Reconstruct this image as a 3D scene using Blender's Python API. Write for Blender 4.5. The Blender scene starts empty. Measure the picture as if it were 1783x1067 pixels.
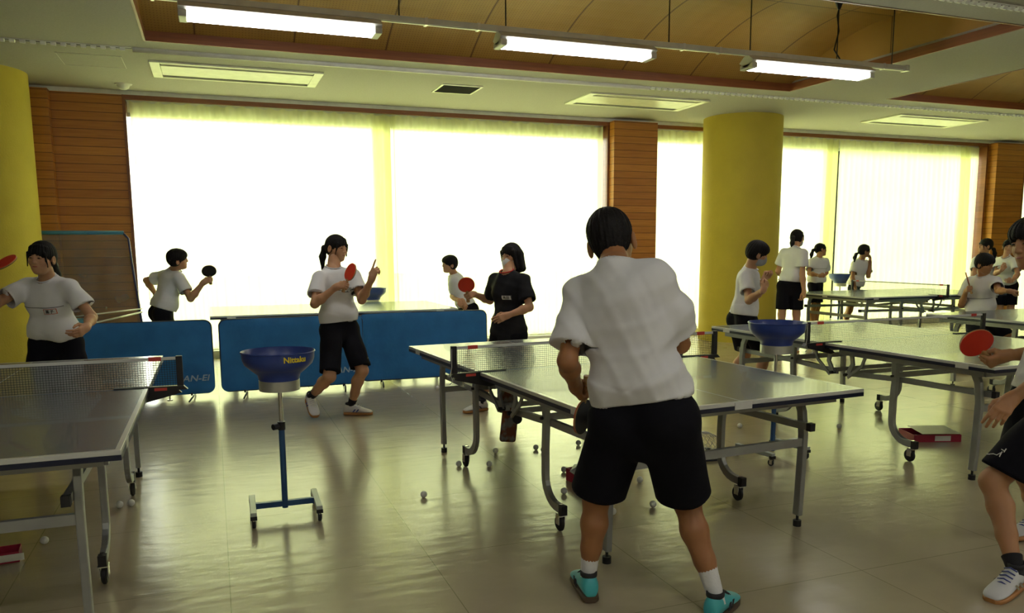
import bpy, bmesh, math, random
import numpy as np
from mathutils import Vector, Matrix

# ------------------------------------------------------------------ camera
SC = bpy.context.scene
COL = SC.collection
W_PX, H_PX = 1783, 1067
FPX, PPX, PPY = 1392.4, 904.5, 624.15
YAW, PIT, ROL, CAMZ = 0.3649, 0.1381, -0.0051, 1.4689
_F = Vector((math.sin(YAW)*math.cos(PIT), math.cos(YAW)*math.cos(PIT), -math.sin(PIT)))
_R0 = Vector((math.cos(YAW), -math.sin(YAW), 0)); _U0 = _R0.cross(_F)
_R = _R0*math.cos(ROL)+_U0*math.sin(ROL); _U = -_R0*math.sin(ROL)+_U0*math.cos(ROL)
CAM = Vector((0, 0, CAMZ))
cd = bpy.data.cameras.new('camera'); cam = bpy.data.objects.new('camera', cd); COL.objects.link(cam)
cam.matrix_world = Matrix(((_R.x, _U.x, -_F.x, 0), (_R.y, _U.y, -_F.y, 0), (_R.z, _U.z, -_F.z, CAMZ), (0, 0, 0, 1)))
cd.sensor_width = 36; cd.lens = FPX/W_PX*36
cd.shift_x = -(PPX-W_PX/2)/W_PX; cd.shift_y = (PPY-H_PX/2)/W_PX
cd.clip_start = 0.05; cd.clip_end = 200
SC.camera = cam

# ------------------------------------------------------------------ world + exposure
SC.view_settings.view_transform = 'Standard'; SC.view_settings.look = 'None'
SC.view_settings.gamma = 1; SC.view_settings.use_curve_mapping = False
SC.view_settings.exposure = EXPOSURE = -0.12
wd = bpy.data.worlds.new('sky'); SC.world = wd; wd.use_nodes = True
wn = wd.node_tree.nodes; wl = wd.node_tree.links
bg = wn['Background']; bg.inputs['Color'].default_value = (1.0, 0.98, 0.86, 1); bg.inputs['Strength'].default_value = SKY = 15.0
LAMP = 36.0

def ray(px, py):
    return _F + _R*((px-PPX)/FPX) - _U*((py-PPY)/FPX)
def at(px, py, y=None, z=None):
    """the point of the place seen at that spot of the photo, on the plane y or z"""
    d = ray(px, py)
    t = (y/d.y) if y is not None else (z-CAMZ)/d.z
    return CAM + d*t

# ------------------------------------------------------------------ materials
_M = {}
def mat(name, col, rough=.6, metal=0, var=.08, vscale=8, bump=0, bscale=40, spec=.5, sss=0, coat=0):
    if name in _M: return _M[name]
    m = bpy.data.materials.new(name); m.use_nodes = True
    n = m.node_tree.nodes; l = m.node_tree.links; b = n['Principled BSDF']
    tc = n.new('ShaderNodeTexCoord')
    nz = n.new('ShaderNodeTexNoise'); nz.inputs['Scale'].default_value = vscale; nz.inputs['Detail'].default_value = 4
    l.new(tc.outputs['Object'], nz.inputs['Vector'])
    rp = n.new('ShaderNodeValToRGB')
    rp.color_ramp.elements[0].position = .3; rp.color_ramp.elements[1].position = .7
    rp.color_ramp.elements[0].color = tuple(max(0, c*(1-var)) for c in col)+(1,)
    rp.color_ramp.elements[1].color = tuple(min(1, c*(1+var)) for c in col)+(1,)
    l.new(nz.outputs['Fac'], rp.inputs['Fac']); l.new(rp.outputs['Color'], b.inputs['Base Color'])
    b.inputs['Roughness'].default_value = rough; b.inputs['Metallic'].default_value = metal
    b.inputs['Specular IOR Level'].default_value = spec
    if coat: b.inputs['Coat Weight'].default_value = coat
    if sss:
        b.inputs['Subsurface Weight'].default_value = sss; b.inputs['Subsurface Radius'].default_value = (.012, .005, .003)
    if bump:
        n2 = n.new('ShaderNodeTexNoise'); n2.inputs['Scale'].default_value = bscale; n2.inputs['Detail'].default_value = 3
        l.new(tc.outputs['Object'], n2.inputs['Vector'])
        bp = n.new('ShaderNodeBump'); bp.inputs['Strength'].default_value = bump; bp.inputs['Distance'].default_value = .01
        l.new(n2.outputs['Fac'], bp.inputs['Height']); l.new(bp.outputs['Normal'], b.inputs['Normal'])
    _M[name] = m
    return m
def nodes(m): return m.node_tree.nodes, m.node_tree.links, m.node_tree.nodes['Principled BSDF']
def math_node(n, l, op, a, b=None, c=None):
    x = n.new('ShaderNodeMath'); x.operation = op
    for i, v in enumerate((a, b, c)):
        if v is None: continue
        if isinstance(v, (int, float)): x.inputs[i].default_value = v
        else: l.new(v, x.inputs[i])
    return x.outputs[0]

# ------------------------------------------------------------------ mesh builder
class MB:
    def __init__(s): s.v = []; s.f = []
    def add(s, vs, fs):
        o = len(s.v); s.v += [Vector(v) for v in vs]; s.f += [tuple(i+o for i in f) for f in fs]; return s
    def box(s, c, d, rz=0, M=None):
        hx, hy, hz = d[0]/2, d[1]/2, d[2]/2
        vs = [Vector((x, y, z)) for x in (-hx, hx) for y in (-hy, hy) for z in (-hz, hz)]
        R = M if M is not None else Matrix.Rotation(rz, 3, 'Z')
        vs = [R @ v+Vector(c) for v in vs]
        return s.add(vs, [(0, 1, 3, 2), (4, 6, 7, 5), (0, 4, 5, 1), (2, 3, 7, 6), (0, 2, 6, 4), (1, 5, 7, 3)])
    def bb(s, a, b):
        return s.box([(a[i]+b[i])/2 for i in range(3)], [abs(b[i]-a[i]) for i in range(3)])
    def sweep(s, path, prof, up=(0, 0, 1), scales=None, caps=True):
        P = [Vector(p) for p in path]; n = len(P); m = len(prof); vs = []
        u = Vector(up)
        for i in range(n):
            t = (P[min(i+1, n-1)]-P[max(i-1, 0)]).normalized()
            r = t.cross(u)
            if r.length < 1e-3: r = t.cross(Vector((1, 0, 0))) if abs(t.x) < .9 else t.cross(Vector((0, 1, 0)))
            r.normalize(); w = r.cross(t).normalized(); u = w
            k = scales[i] if scales else 1
            vs += [P[i]+r*(a*k)+w*(b*k) for a, b in prof]
        fs = [(i*m+j, i*m+(j+1) % m, (i+1)*m+(j+1) % m, (i+1)*m+j) for i in range(n-1) for j in range(m)]
        if caps: fs += [tuple(range(m))[::-1], tuple((n-1)*m+j for j in range(m))]
        return s.add(vs, fs)
    def tube(s, path, r, k=10, up=(0, 0, 1), scales=None):
        return s.sweep(path, [(r*math.cos(2*math.pi*i/k), r*math.sin(2*math.pi*i/k)) for i in range(k)], up, scales)
    def bar(s, path, w, h, up=(0, 0, 1)):
        return s.sweep(path, [(-w/2, -h/2), (w/2, -h/2), (w/2, h/2), (-w/2, h/2)], up)
    def lathe(s, prof, c=(0, 0, 0), k=32, M=None, arc=2*math.pi):
        vs = []; n = len(prof)
        for i in range(k):
            a = arc*i/k
            for r, z in prof:
                v = Vector((r*math.cos(a), r*math.sin(a), z))
                vs.append((M @ v if M is not None else v)+Vector(c))
        fs = [(i*n+j, ((i+1) % k)*n+j, ((i+1) % k)*n+j+1, i*n+j+1) for i in range(k) for j in range(n-1)]
        return s.add(vs, fs)
    def ball(s, c, r, k=20, sc=(1, 1, 1), M=None):
        pr = [(max(1e-5, r*math.sin(math.pi*i/(k//2))), -r*math.cos(math.pi*i/(k//2))) for i in range(k//2+1)]
        S = Matrix.Diagonal(Vector(sc)); S = (M @ S) if M is not None else S
        return s.lathe(pr, c, k, S)
    def build(s, name, m, parent=None, origin=None, smooth=False, bevel=0, bseg=2, angle=None):
        me = bpy.data.meshes.new(name)
        o0 = Vector(origin) if origin is not None else Vector((0, 0, 0))
        me.from_pydata([tuple(v-o0) for v in s.v], [], s.f); me.validate()
        bm = bmesh.new(); bm.from_mesh(me); bmesh.ops.recalc_face_normals(bm, faces=bm.faces); bm.to_mesh(me); bm.free()
        if smooth:
            for p in me.polygons: p.use_smooth = True
            if angle: me.set_sharp_from_angle(angle=math.radians(angle))
        ob = bpy.data.objects.new(name, me); COL.objects.link(ob)
        if m: me.materials.append(m)
        if parent is not None: ob.parent = parent
        elif origin is not None: ob.location = o0
        if bevel:
            b = ob.modifiers.new('bevel', 'BEVEL'); b.width = bevel; b.segments = bseg; b.limit_method = 'ANGLE'
        return ob

def tag(o, label=None, cat=None, group=None, kind=None):
    if label: o['label'] = label
    if cat: o['category'] = cat
    if group: o['group'] = group
    if kind: o['kind'] = kind
    return o
def thing(name, label, cat, loc=(0, 0, 0), rz=0, group=None):
    e = bpy.data.objects.new(name, None); COL.objects.link(e); e.empty_display_size = .1
    e.location = loc; e.rotation_euler = (0, 0, rz)
    return tag(e, label, cat, group)
def kids(o): return [c for c in bpy.data.objects if c.parent == o]
def copy_tree(o, parent=None):
    c = o.copy(); COL.objects.link(c); c.parent = parent
    for ch in kids(o): copy_tree(ch, c)
    return c
def dup(o, loc, rz, label, group=None):
    c = copy_tree(o); c.location = loc; c.rotation_euler = (0, 0, rz); c['label'] = label
    if group: c['group'] = group
    return c
def struct(mb, name, m, **k): return tag(mb.build(name, m, **k), kind='structure')

def text_mesh(body, size, extrude=.001, bold=0):
    cu = bpy.data.curves.new('t', 'FONT'); cu.body = body; cu.size = size; cu.extrude = extrude; cu.offset = bold
    cu.align_x = 'CENTER'; cu.align_y = 'CENTER'
    ob = bpy.data.objects.new('t', cu); COL.objects.link(ob); bpy.context.view_layer.update()
    me = bpy.data.meshes.new_from_object(ob.evaluated_get(bpy.context.evaluated_depsgraph_get()))
    vs = [v.co.copy() for v in me.vertices]; fs = [tuple(p.vertices) for p in me.polygons]
    bpy.data.objects.remove(ob); bpy.data.curves.remove(cu); bpy.data.meshes.remove(me)
    return vs, fs

# ------------------------------------------------------------------ surfaces of the room
def wood_mat(name, c1, c2, axis='Z', board=.105, gap=True, rough=.45):
    m = mat(name, c1, rough); n, l, b = nodes(m)
    tc = n['Texture Coordinate']; sx = n.new('ShaderNodeSeparateXYZ'); l.new(tc.outputs['Object'], sx.inputs[0])
    mp = n.new('ShaderNodeMapping'); mp.inputs['Scale'].default_value = (1.2, 1.2, 22) if axis == 'Z' else (22, 22, 1.2)
    l.new(tc.outputs['Object'], mp.inputs[0])
    nz = n.new('ShaderNodeTexNoise'); nz.inputs['Scale'].default_value = 2.5; nz.inputs['Detail'].default_value = 6
    l.new(mp.outputs[0], nz.inputs['Vector'])
    z = math_node(n, l, 'DIVIDE', sx.outputs['Z'], board)
    fl = math_node(n, l, 'FLOOR', z); fr = math_node(n, l, 'FRACT', z)
    wn_ = n.new('ShaderNodeTexWhiteNoise'); wn_.noise_dimensions = '1D'; l.new(fl, wn_.inputs['W'])
    mixf = math_node(n, l, 'ADD', math_node(n, l, 'MULTIPLY', nz.outputs['Fac'], .8), math_node(n, l, 'MULTIPLY', wn_.outputs['Value'], .35))
    rp = n.new('ShaderNodeValToRGB'); rp.color_ramp.elements[0].position = .3; rp.color_ramp.elements[1].position = .85
    rp.color_ramp.elements[0].color = c2+(1,); rp.color_ramp.elements[1].color = c1+(1,)
    l.new(mixf, rp.inputs['Fac'])
    if gap:
        g = math_node(n, l, 'LESS_THAN', fr, .07)
        mx = n.new('ShaderNodeMixRGB'); l.new(g, mx.inputs[0]); l.new(rp.outputs[0], mx.inputs[1]); mx.inputs[2].default_value = tuple(c*.35 for c in c2)+(1,)
        l.new(mx.outputs[0], b.inputs['Base Color'])
        bp = n.new('ShaderNodeBump'); bp.inputs['Distance'].default_value = .004; bp.invert = True
        l.new(g, bp.inputs['Height']); l.new(bp.outputs[0], b.inputs['Normal'])
    else: l.new(rp.outputs[0], b.inputs['Base Color'])
    return m
M_BOARD = wood_mat('stained_boards', (.56, .23, .035), (.38, .13, .017))
M_TRIM = wood_mat('red_wood_trim', (.26, .085, .022), (.17, .05, .013), gap=False)
M_CEIL = mat('white_ceiling', (.45, .435, .395), .9, var=.06, vscale=60, bump=.15, bscale=120)
M_WALL = mat('cream_wall', (.60, .58, .46), .85)
M_YEL = mat('yellow_plaster', (.56, .44, .05), .75, var=.06, vscale=3, bump=.2, bscale=60)
M_WHITE = mat('white_paint', (.75, .75, .68), .5)
M_BLACKP = mat('black_plastic', (.012, .012, .014), .4)
M_STEEL = mat('grey_steel', (.33, .34, .33), .38, metal=.55)
M_CHROME = mat('chrome', (.7, .7, .7), .15, metal=1)
M_ALU = mat('brushed_aluminium', (.62, .62, .58), .35, metal=.8)

# floor: glossy vinyl tiles
M_FLOOR = mat('vinyl_floor', (.36, .32, .19), .24)
n, l, b = nodes(M_FLOOR); tc = n['Texture Coordinate']
br = n.new('ShaderNodeTexBrick'); br.inputs['Scale'].default_value = 1; br.offset = 0
br.inputs['Brick Width'].default_value = .9; br.inputs['Row Height'].default_value = .9; br.inputs['Mortar Size'].default_value = .0025
br.inputs['Color1'].default_value = (.43, .365, .245, 1); br.inputs['Color2'].default_value = (.40, .345, .23, 1); br.inputs['Mortar'].default_value = (.27, .24, .14, 1)
l.new(tc.outputs['Object'], br.inputs['Vector'])
nz = n.new('ShaderNodeTexNoise'); nz.inputs['Scale'].default_value = 2.2; nz.inputs['Detail'].default_value = 5; l.new(tc.outputs['Object'], nz.inputs['Vector'])
rf = n.new('ShaderNodeMapRange'); rf.inputs['To Min'].default_value = .8; rf.inputs['To Max'].default_value = 1.15; l.new(nz.outputs['Fac'], rf.inputs[0])
mx = n.new('ShaderNodeMixRGB'); mx.blend_type = 'MULTIPLY'; mx.inputs[0].default_value = 1
l.new(br.outputs['Color'], mx.inputs[1]); l.new(rf.outputs[0], mx.inputs[2])
rr = n.new('ShaderNodeMapRange'); rr.inputs['To Min'].default_value = .17; rr.inputs['To Max'].default_value = .33; l.new(nz.outputs['Fac'], rr.inputs[0])
b.inputs['Roughness'].default_value = .24
l.new(mx.outputs[0], b.inputs['Base Color']); b.inputs['Coat Weight'].default_value = .3; b.inputs['Coat Roughness'].default_value = .2
mp = n.new('ShaderNodeMapping'); mp.inputs['Scale'].default_value = (1.0, 2.4, 1); l.new(tc.outputs['Object'], mp.inputs[0])
n3 = n.new('ShaderNodeTexNoise'); n3.inputs['Scale'].default_value = 4; n3.inputs['Detail'].default_value = 2; l.new(mp.outputs[0], n3.inputs['Vector'])
bp = n.new('ShaderNodeBump'); bp.inputs['Strength'].default_value = .22; bp.inputs['Distance'].default_value = .02
l.new(n3.outputs['Fac'], bp.inputs['Height']); l.new(bp.outputs[0], b.inputs['Normal'])

X0, X1, Y0, YW, ZC = -6.0, 24.0, -4.0, 11.4, 3.43
struct(MB().bb((X0-.2, Y0-.2, -.12), (X1+.2, YW+.45, 0)), 'floor', M_FLOOR)
struct(MB().bb((X0-.2, Y0, 0), (X0, YW, ZC)), 'wall_left', M_WALL)
struct(MB().bb((X1, Y0, 0), (X1+.2, YW, ZC)), 'wall_right', M_WALL)
struct(MB().bb((X0-.2, Y0-.2, 0), (X1+.2, Y0, ZC)), 'wall_front', M_WALL)
# ceiling slab with the two recessed bays
TR = [(-.49, 7.05), (8.64, 16.2)]; TY0, TY1 = 5.43, 8.68
c = MB()
c.bb((X0-.2, Y0-.2, ZC), (X1+.2, TY0, ZC+.12)); c.bb((X0-.2, TY1, ZC), (X1+.2, YW+.45, ZC+.12))
c.bb((X0-.2, TY0, ZC), (TR[0][0], TY1, ZC+.12)); c.bb((TR[0][1], TY0, ZC), (TR[1][0], TY1, ZC+.12)); c.bb((TR[1][1], TY0, ZC), (X1+.2, TY1, ZC+.12))
struct(c, 'ceiling', M_CEIL)
# vault boards: plywood sheets with seams and tiny perforations
M_VAULT = mat('perforated_plywood', (.50, .27, .055), .5)
n, l, b = nodes(M_VAULT); tc = n['Texture Coordinate']; sx = n.new('ShaderNodeSeparateXYZ'); l.new(tc.outputs['Object'], sx.inputs[0])
fx = math_node(n, l, 'FRACT', math_node(n, l, 'DIVIDE', math_node(n, l, 'ADD', sx.outputs['X'], 10.27), .93))
seam = math_node(n, l, 'LESS_THAN', fx, .018)
cy = math_node(n, l, 'LESS_THAN', math_node(n, l, 'ABSOLUTE', math_node(n, l, 'SUBTRACT', sx.outputs['Y'], (TY0+TY1)/2)), .008)
seam = math_node(n, l, 'MAXIMUM', seam, cy)
px_ = math_node(n, l, 'ABSOLUTE', math_node(n, l, 'SUBTRACT', math_node(n, l, 'FRACT', math_node(n, l, 'DIVIDE', sx.outputs['X'], .03)), .5))
py_ = math_node(n, l, 'ABSOLUTE', math_node(n, l, 'SUBTRACT', math_node(n, l, 'FRACT', math_node(n, l, 'DIVIDE', sx.outputs['Y'], .03)), .5))
hole = math_node(n, l, 'MULTIPLY', math_node(n, l, 'LESS_THAN', px_, .17), math_node(n, l, 'LESS_THAN', py_, .17))
hole = math_node(n, l, 'MULTIPLY', hole, .55)
nz = n.new('ShaderNodeTexNoise'); nz.inputs['Scale'].default_value = 1.3; nz.inputs['Detail'].default_value = 5
mp = n.new('ShaderNodeMapping'); mp.inputs['Scale'].default_value = (6, 1, 1); l.new(tc.outputs['Object'], mp.inputs[0]); l.new(mp.outputs[0], nz.inputs['Vector'])
rp = n.new('ShaderNodeValToRGB'); rp.color_ramp.elements[0].color = (.31, .165, .03, 1); rp.color_ramp.elements[1].color = (.40, .225, .05, 1); l.new(nz.outputs['Fac'], rp.inputs[0])
m1 = n.new('ShaderNodeMixRGB'); l.new(math_node(n, l, 'MAXIMUM', seam, hole), m1.inputs[0]); l.new(rp.outputs[0], m1.inputs[1]); m1.inputs[2].default_value = (.12, .05, .012, 1)
l.new(m1.outputs[0], b.inputs['Base Color'])
ti = 0
for (xa, xb) in TR:
    t = MB(); K = 20; ym = (TY0+TY1)/2; hw = (TY1-TY0)/2; zb, rise = ZC+.085, .42
    Rr = (hw*hw+rise*rise)/(2*rise)
    prof = []
    for i in range(K+1):
        y = -hw+2*hw*i/K
        prof.append((ym+y, zb+math.sqrt(Rr*Rr-y*y)-(Rr-rise)))
    vs = []
    for y, z in prof: vs += [(xa, y, z), (xb, y, z), (xa, y, z+.03), (xb, y, z+.03)]
    fs = []
    for i in range(K):
        a = i*4; fs += [(a, a+1, a+5, a+4), (a+2, a+6, a+7, a+3)]
    t.add(vs, fs)
    for x in (xa, xb):   # end panels
        m_ = len(prof)
        vv = [(x, y, z) for y, z in prof]+[(x, TY1, ZC), (x, TY0, ZC)]
        t.add(vv, [tuple(range(len(vv)))])
    struct(t, 'ceiling_vault', M_VAULT, smooth=False)
    tr = MB(); w = .022
    tr.bb((xa, TY1-w, ZC-.004), (xb, TY1, ZC+.09)); tr.bb((xa, TY0, ZC-.004), (xb, TY0+w, ZC+.09))
    tr.bb((xa, TY0+w, ZC-.004), (xa+w, TY1-w, ZC+.09)); tr.bb((xb-w, TY0+w, ZC-.004), (xb, TY1-w, ZC+.09))
    ti += 1; struct(tr, 'trim_%d' % ti, M_TRIM)
struct(MB().bb((X0-.2, Y0-.2, 4.2), (X1+.2, YW+.45, 4.3)), 'ceiling_roof', M_CEIL)
struct(MB().bb((X0-.2, YW+.40, ZC+.12), (X1+.2, YW+.45, 4.2)).bb((X0-.2, Y0-.2, ZC+.12), (X1+.2, Y0-.15, 4.2)).bb((X0-.2, Y0-.2, ZC+.12), (X0-.15, YW+.45, 4.2)).bb((X1+.15, Y0-.2, ZC+.12), (X1+.2, YW+.45, 4.2)), 'wall_plenum', M_WALL)

# window wall: boarded piers and openings
PX = [(X0, -.93), (5.86, 6.66), (13.92, 14.9), (21.5, X1)]
OPEN = [(-.93, 5.86), (6.66, 13.92), (14.9, 21.5)]
ZB, ZT = .10, 3.20
wb = MB()
for a, b_ in PX: wb.bb((a, YW, 0), (b_, YW+.4, ZC))
struct(wb, 'wall_back', M_BOARD)
wp = MB()   # piers that stand proud of the boarding
wp.bb((X0, YW-.16, 0), (-1.72, YW, 3.38)); wp.bb((5.86, YW-.17, 0), (6.62, YW, 3.38)); wp.bb((13.97, YW-.17, 0), (14.7, YW, 3.38))
struct(wp, 'wall_back_pier', M_BOARD)
st = MB()
for a, b_ in PX: pass
st.bb((X0, YW-.012, 3.377), (X1, YW, ZC))
struct(st, 'trim_3', M_WHITE)
wu = MB()
for a, b_ in OPEN:
    wu.bb((a, YW+.2, ZT), (b_, YW+.4, ZC)); wu.bb((a, YW+.1, 0), (b_, YW+.4, ZB))
struct(wu, 'wall_back_sill', M_WHITE)
k = 4
for a, b_ in OPEN:
    t = MB(); t.bb((a, YW-.02, 3.322), (b_, YW+.03, 3.377)); t.bb((a, YW-.02, 0), (a+.035, YW+.2, 3.322)); t.bb((b_-.035, YW-.02, 0), (b_, YW+.2, 3.322))
    struct(t, 'trim_%d' % k, M_TRIM); k += 1
# windows: aluminium frames and glass
M_GLASS = bpy.data.materials.new('window_glass'); M_GLASS.use_nodes = True
n, l = M_GLASS.node_tree.nodes, M_GLASS.node_tree.links; n.remove(n['Principled BSDF'])
gt = n.new('ShaderNodeBsdfTransparent'); gt.inputs[0].default_value = (.93, .97, .93, 1); gg = n.new('ShaderNodeBsdfGlossy'); gg.inputs['Roughness'].default_value = .02
fr = n.new('ShaderNodeFresnel'); ms = n.new('ShaderNodeMixShader'); l.new(fr.outputs[0], ms.inputs[0]); l.new(gt.outputs[0], ms.inputs[1]); l.new(gg.outputs[0], ms.inputs[2]); l.new(ms.outputs[0], n['Material Output'].inputs[0])
k = 1
for a, b_ in OPEN:
    nseg = 2; w = (b_-a)/nseg
    for i in range(nseg):
        x0, x1 = a+w*i, a+w*(i+1)
        f = MB(); t = .025
        f.bb((x0, YW+.24, ZB), (x0+t, YW+.29, ZT)); f.bb((x1-t, YW+.24, ZB), (x1, YW+.29, ZT))
        f.bb((x0+t, YW+.24, ZB), (x1-t, YW+.29, ZB+.05)); f.bb((x0+t, YW+.24, ZT-.05), (x1-t, YW+.29, ZT))
        wo = tag(f.build('window_%d' % k, M_ALU), kind='structure'); k += 1
        g = MB().bb((x0+t, YW+.262, ZB+.05), (x1-t, YW+.268, ZT-.05))
        g.build('glass', M_GLASS, wo)
# ground outside
M_GRASS = mat('outdoor_paving', (.42, .46, .25), .9, var=.3, vscale=.6)
tag(MB().bb((-40, YW+.5, -.45), (60, 60, -.4)).build('ground_outside', M_GRASS), kind='structure')
# hedge
M_HEDGE = mat('hedge_green', (.10, .20, .04), .8, var=.5, vscale=5)
# ------------------------------------------------------------------ yellow columns
for nm, (cx, cy_), lab in (('column', (7.82, 10.70), 'thick round yellow column standing in front of the curtains, right of centre'), ('column', (-2.42, 10.7), 'thick round yellow column at the left edge behind the girl with raised arm')):
    o = MB().lathe([(.60, 0), (.60, ZC)], (0, 0, 0), 64).build(nm, M_YEL, smooth=True, angle=40)
    o.location = (cx, cy_, 0); tag(o, lab, 'column')

# ------------------------------------------------------------------ curtains
M_CURT = bpy.data.materials.new('sheer_yellow_curtain'); M_CURT.use_nodes = True
n, l = M_CURT.node_tree.nodes, M_CURT.node_tree.links; n.remove(n['Principled BSDF'])
tcc = n.new('ShaderNodeTexCoord'); nzc = n.new('ShaderNodeTexNoise'); nzc.inputs['Scale'].default_value = 1.1; l.new(tcc.outputs['Object'], nzc.inputs['Vector'])
rpc = n.new('ShaderNodeValToRGB'); rpc.color_ramp.elements[0].color = (.86, .88, .48, 1); rpc.color_ramp.elements[1].color = (.92, .91, .62, 1); l.new(nzc.outputs['Fac'], rpc.inputs[0])
df = n.new('ShaderNodeBsdfDiffuse'); tl = n.new('ShaderNodeBsdfTranslucent'); tp = n.new('ShaderNodeBsdfTransparent')
l.new(rpc.outputs[0], df.inputs[0]); l.new(rpc.outputs[0], tl.inputs[0]); tp.inputs[0].default_value = (1, 1, .9, 1)
a1 = n.new('ShaderNodeMixShader'); a1.inputs[0].default_value = .62; l.new(df.outputs[0], a1.inputs[1]); l.new(tl.outputs[0], a1.inputs[2])
a2 = n.new('ShaderNodeMixShader'); a2.inputs[0].default_value = .06; l.new(a1.outputs[0], a2.inputs[1]); l.new(tp.outputs[0], a2.inputs[2]); l.new(a2.outputs[0], n['Material Output'].inputs[0])
def curtain(x0, x1, label, z0=.13, z1=3.325, y=YW+.09, amp=.035, seed=0, slant=(0, 0), full=11):
    rnd = random.Random(seed); L = x1-x0; nx = int(L*70); nz_ = 14
    ph = [rnd.uniform(0, 6.28) for _ in range(5)]; vs = []
    for j in range(nz_+1):
        t = j/nz_; z = z0+(z1-z0)*t
        for i in range(nx+1):
            s = i/nx; sh = slant[0]*(1-t)*(1-s)+slant[1]*(1-t)*s
            x = x0+L*s+sh
            a = amp*(1.0 if t < .9 else 1-(t-.9)*4)
            w = math.sin(full*2*math.pi*s*L/1.4+ph[0]+1.6*math.sin(2.1*s*L+ph[1])+.3*(1-t)*math.sin(5*s*L+ph[3]))
            w2 = math.sin(2*math.pi*s*L*1.3+ph[2]+.6*t)
            zz = z-(.022*abs(math.sin(math.pi*s*L/.17+ph[4])) if j == nz_ else 0)
            vs.append((x, y+a*(.6*w+.35*w2), zz))
    fs = [(j*(nx+1)+i, j*(nx+1)+i+1, (j+1)*(nx+1)+i+1, (j+1)*(nx+1)+i) for j in range(nz_) for i in range(nx)]
    o = MB().add(vs, fs).build('curtain', M_CURT, smooth=True, origin=((x0+x1)/2, y, 0))
    return tag(o, label, 'curtain', 'sheer yellow curtains')
curtain(-.86, 2.46, 'sheer pale curtain over the left half of the left window', seed=1, slant=(.10, 0))
curtain(2.50, 5.80, 'sheer pale curtain over the window right of the first seam, beside the central pier', seed=2)
curtain(6.74, 10.445, 'sheer pale curtain behind the yellow column', seed=3, slant=(0, -.02))
curtain(10.465, 13.6, 'sheer pale curtain over the right window, left of the right pier', seed=4, slant=(0, .12))
curtain(15.0, 18.2, 'sheer pale curtain at the right edge beyond the right pier', seed=5)
curtain(18.24, 21.4, 'sheer pale curtain far beyond the right pier', seed=6)
# bunched cloth at the seams
curtain(2.20, 2.52, 'narrow bunched curtain edge at the left window seam', seed=7, y=YW+.145, amp=.02, full=26)
curtain(10.15, 10.45, 'narrow bunched curtain edge at the right window seam', seed=8, y=YW+.145, amp=.02, full=26)
curtain(13.35, 13.86, 'narrow bunched curtain edge by the right pier', seed=9, y=YW+.145, amp=.02, full=26)

# ------------------------------------------------------------------ ceiling fittings
M_POL = mat('glossy_white_strip', (.92, .92, .88), .3)
def slot(x0, x1, y, label):
    o = thing('linear_diffuser', label, 'ceiling vent', ((x0+x1)/2, y, ZC), group='slot diffusers in the ceiling'); O = (0, 0, 0)
    L = x1-x0; r = MB()
    for s in (-1, 1): r.bb((-L/2, s*.035-.006, -.008), (L/2, s*.035+.006, 0))
    r.build('rail', M_WHITE, o)
    MB().bb((-L/2, -.029, -.001), (L/2, .029, .004)).build('dark_slot', M_BLACKP, o)
    v = MB()
    for i in range(int(L/.085)):
        v.tube([(-L/2+.04+i*.085-.022, 0, -.004), (-L/2+.04+i*.085+.022, 0, -.006)], .026, 10)
    v.build('louvre', M_POL, o, smooth=True, angle=50); return o
slot(-5.5, -.62, 9.03, 'slotted white diffuser strip in the ceiling above the left column')
slot(5.2, 14.5, 9.03, 'slotted white diffuser strip in the ceiling above the right yellow column')
o = thing('linear_diffuser', 'plain white strip in the ceiling between the two slotted lengths', 'ceiling vent', (2.29, 9.03, ZC), group='slot diffusers in the ceiling')
MB().bb((-2.9, -.045, -.006), (2.9, .045, 0)).build('rail', M_WHITE, o); MB().tube([(-2.9, 0, -.004), (2.9, 0, -.004)], .034, 14).build('bright_strip', M_POL, o, smooth=True)
slot(4.5, 12, 5.06, 'slotted white diffuser strip at the top right corner')
M_LOUV = mat('cassette_white', (.85, .86, .68), .3)
def cassette(cx, cy_, label, L=1.8, D=.82):
    o = thing('air_conditioner', label, 'air conditioner', (cx, cy_, ZC), group='ceiling cassettes')
    f = MB(); a, b_ = L/2, D/2; w = .1
    f.bb((-a, -b_, -.02), (-a+w, b_, 0)); f.bb((a-w, -b_, -.02), (a, b_, 0)); f.bb((-a+w, -b_, -.02), (a-w, -b_+.05, 0)); f.bb((-a+w, b_-.05, -.02), (a-w, b_, 0))
    f.build('frame', M_LOUV, o, bevel=.004)
    MB().bb((-a+w, -b_+.16, -.018), (a-w, b_-.16, -.002)).build('panel', M_LOUV, o, bevel=.006)
    MB().bb((-a+w, -b_+.05, -.004), (a-w, -b_+.16, -.001)).bb((-a+w, b_-.16, -.004), (a-w, b_-.05, -.001)).build('air_slot', M_BLACKP, o)
    for s in (-1, 1):
        MB().box((0, s*(b_-.105), -.012), (L-2*w-.02, .022, .003), M=Matrix.Rotation(.5*s, 3, 'X')).build('flap', M_LOUV, o)
    return o
cassette(.40, 9.93, 'long ceiling air conditioner above the left window')
cassette(5.54, 9.96, 'long ceiling air conditioner left of the right yellow column')
cassette(10.70, 9.94, 'long ceiling air conditioner right of the yellow column')
o = thing('ceiling_vent', 'small square louvred ceiling grille between two air conditioners', 'ceiling vent', (2.98, 9.93, ZC))
f = MB(); f.bb((-.26, -.26, -.012), (-.235, .26, 0)); f.bb((.235, -.26, -.012), (.26, .26, 0)); f.bb((-.235, -.26, -.012), (.235, -.235, 0)); f.bb((-.235, .235, -.012), (.235, .26, 0)); f.build('frame', M_LOUV, o)
f = MB()
for i in range(18): f.box((0, -.22+i*.026, -.006), (.47, .018, .002), M=Matrix.Rotation(.6, 3, 'X'))
f.build('louvre', mat('grey_louvre', (.16, .17, .13), .6), o)
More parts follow.
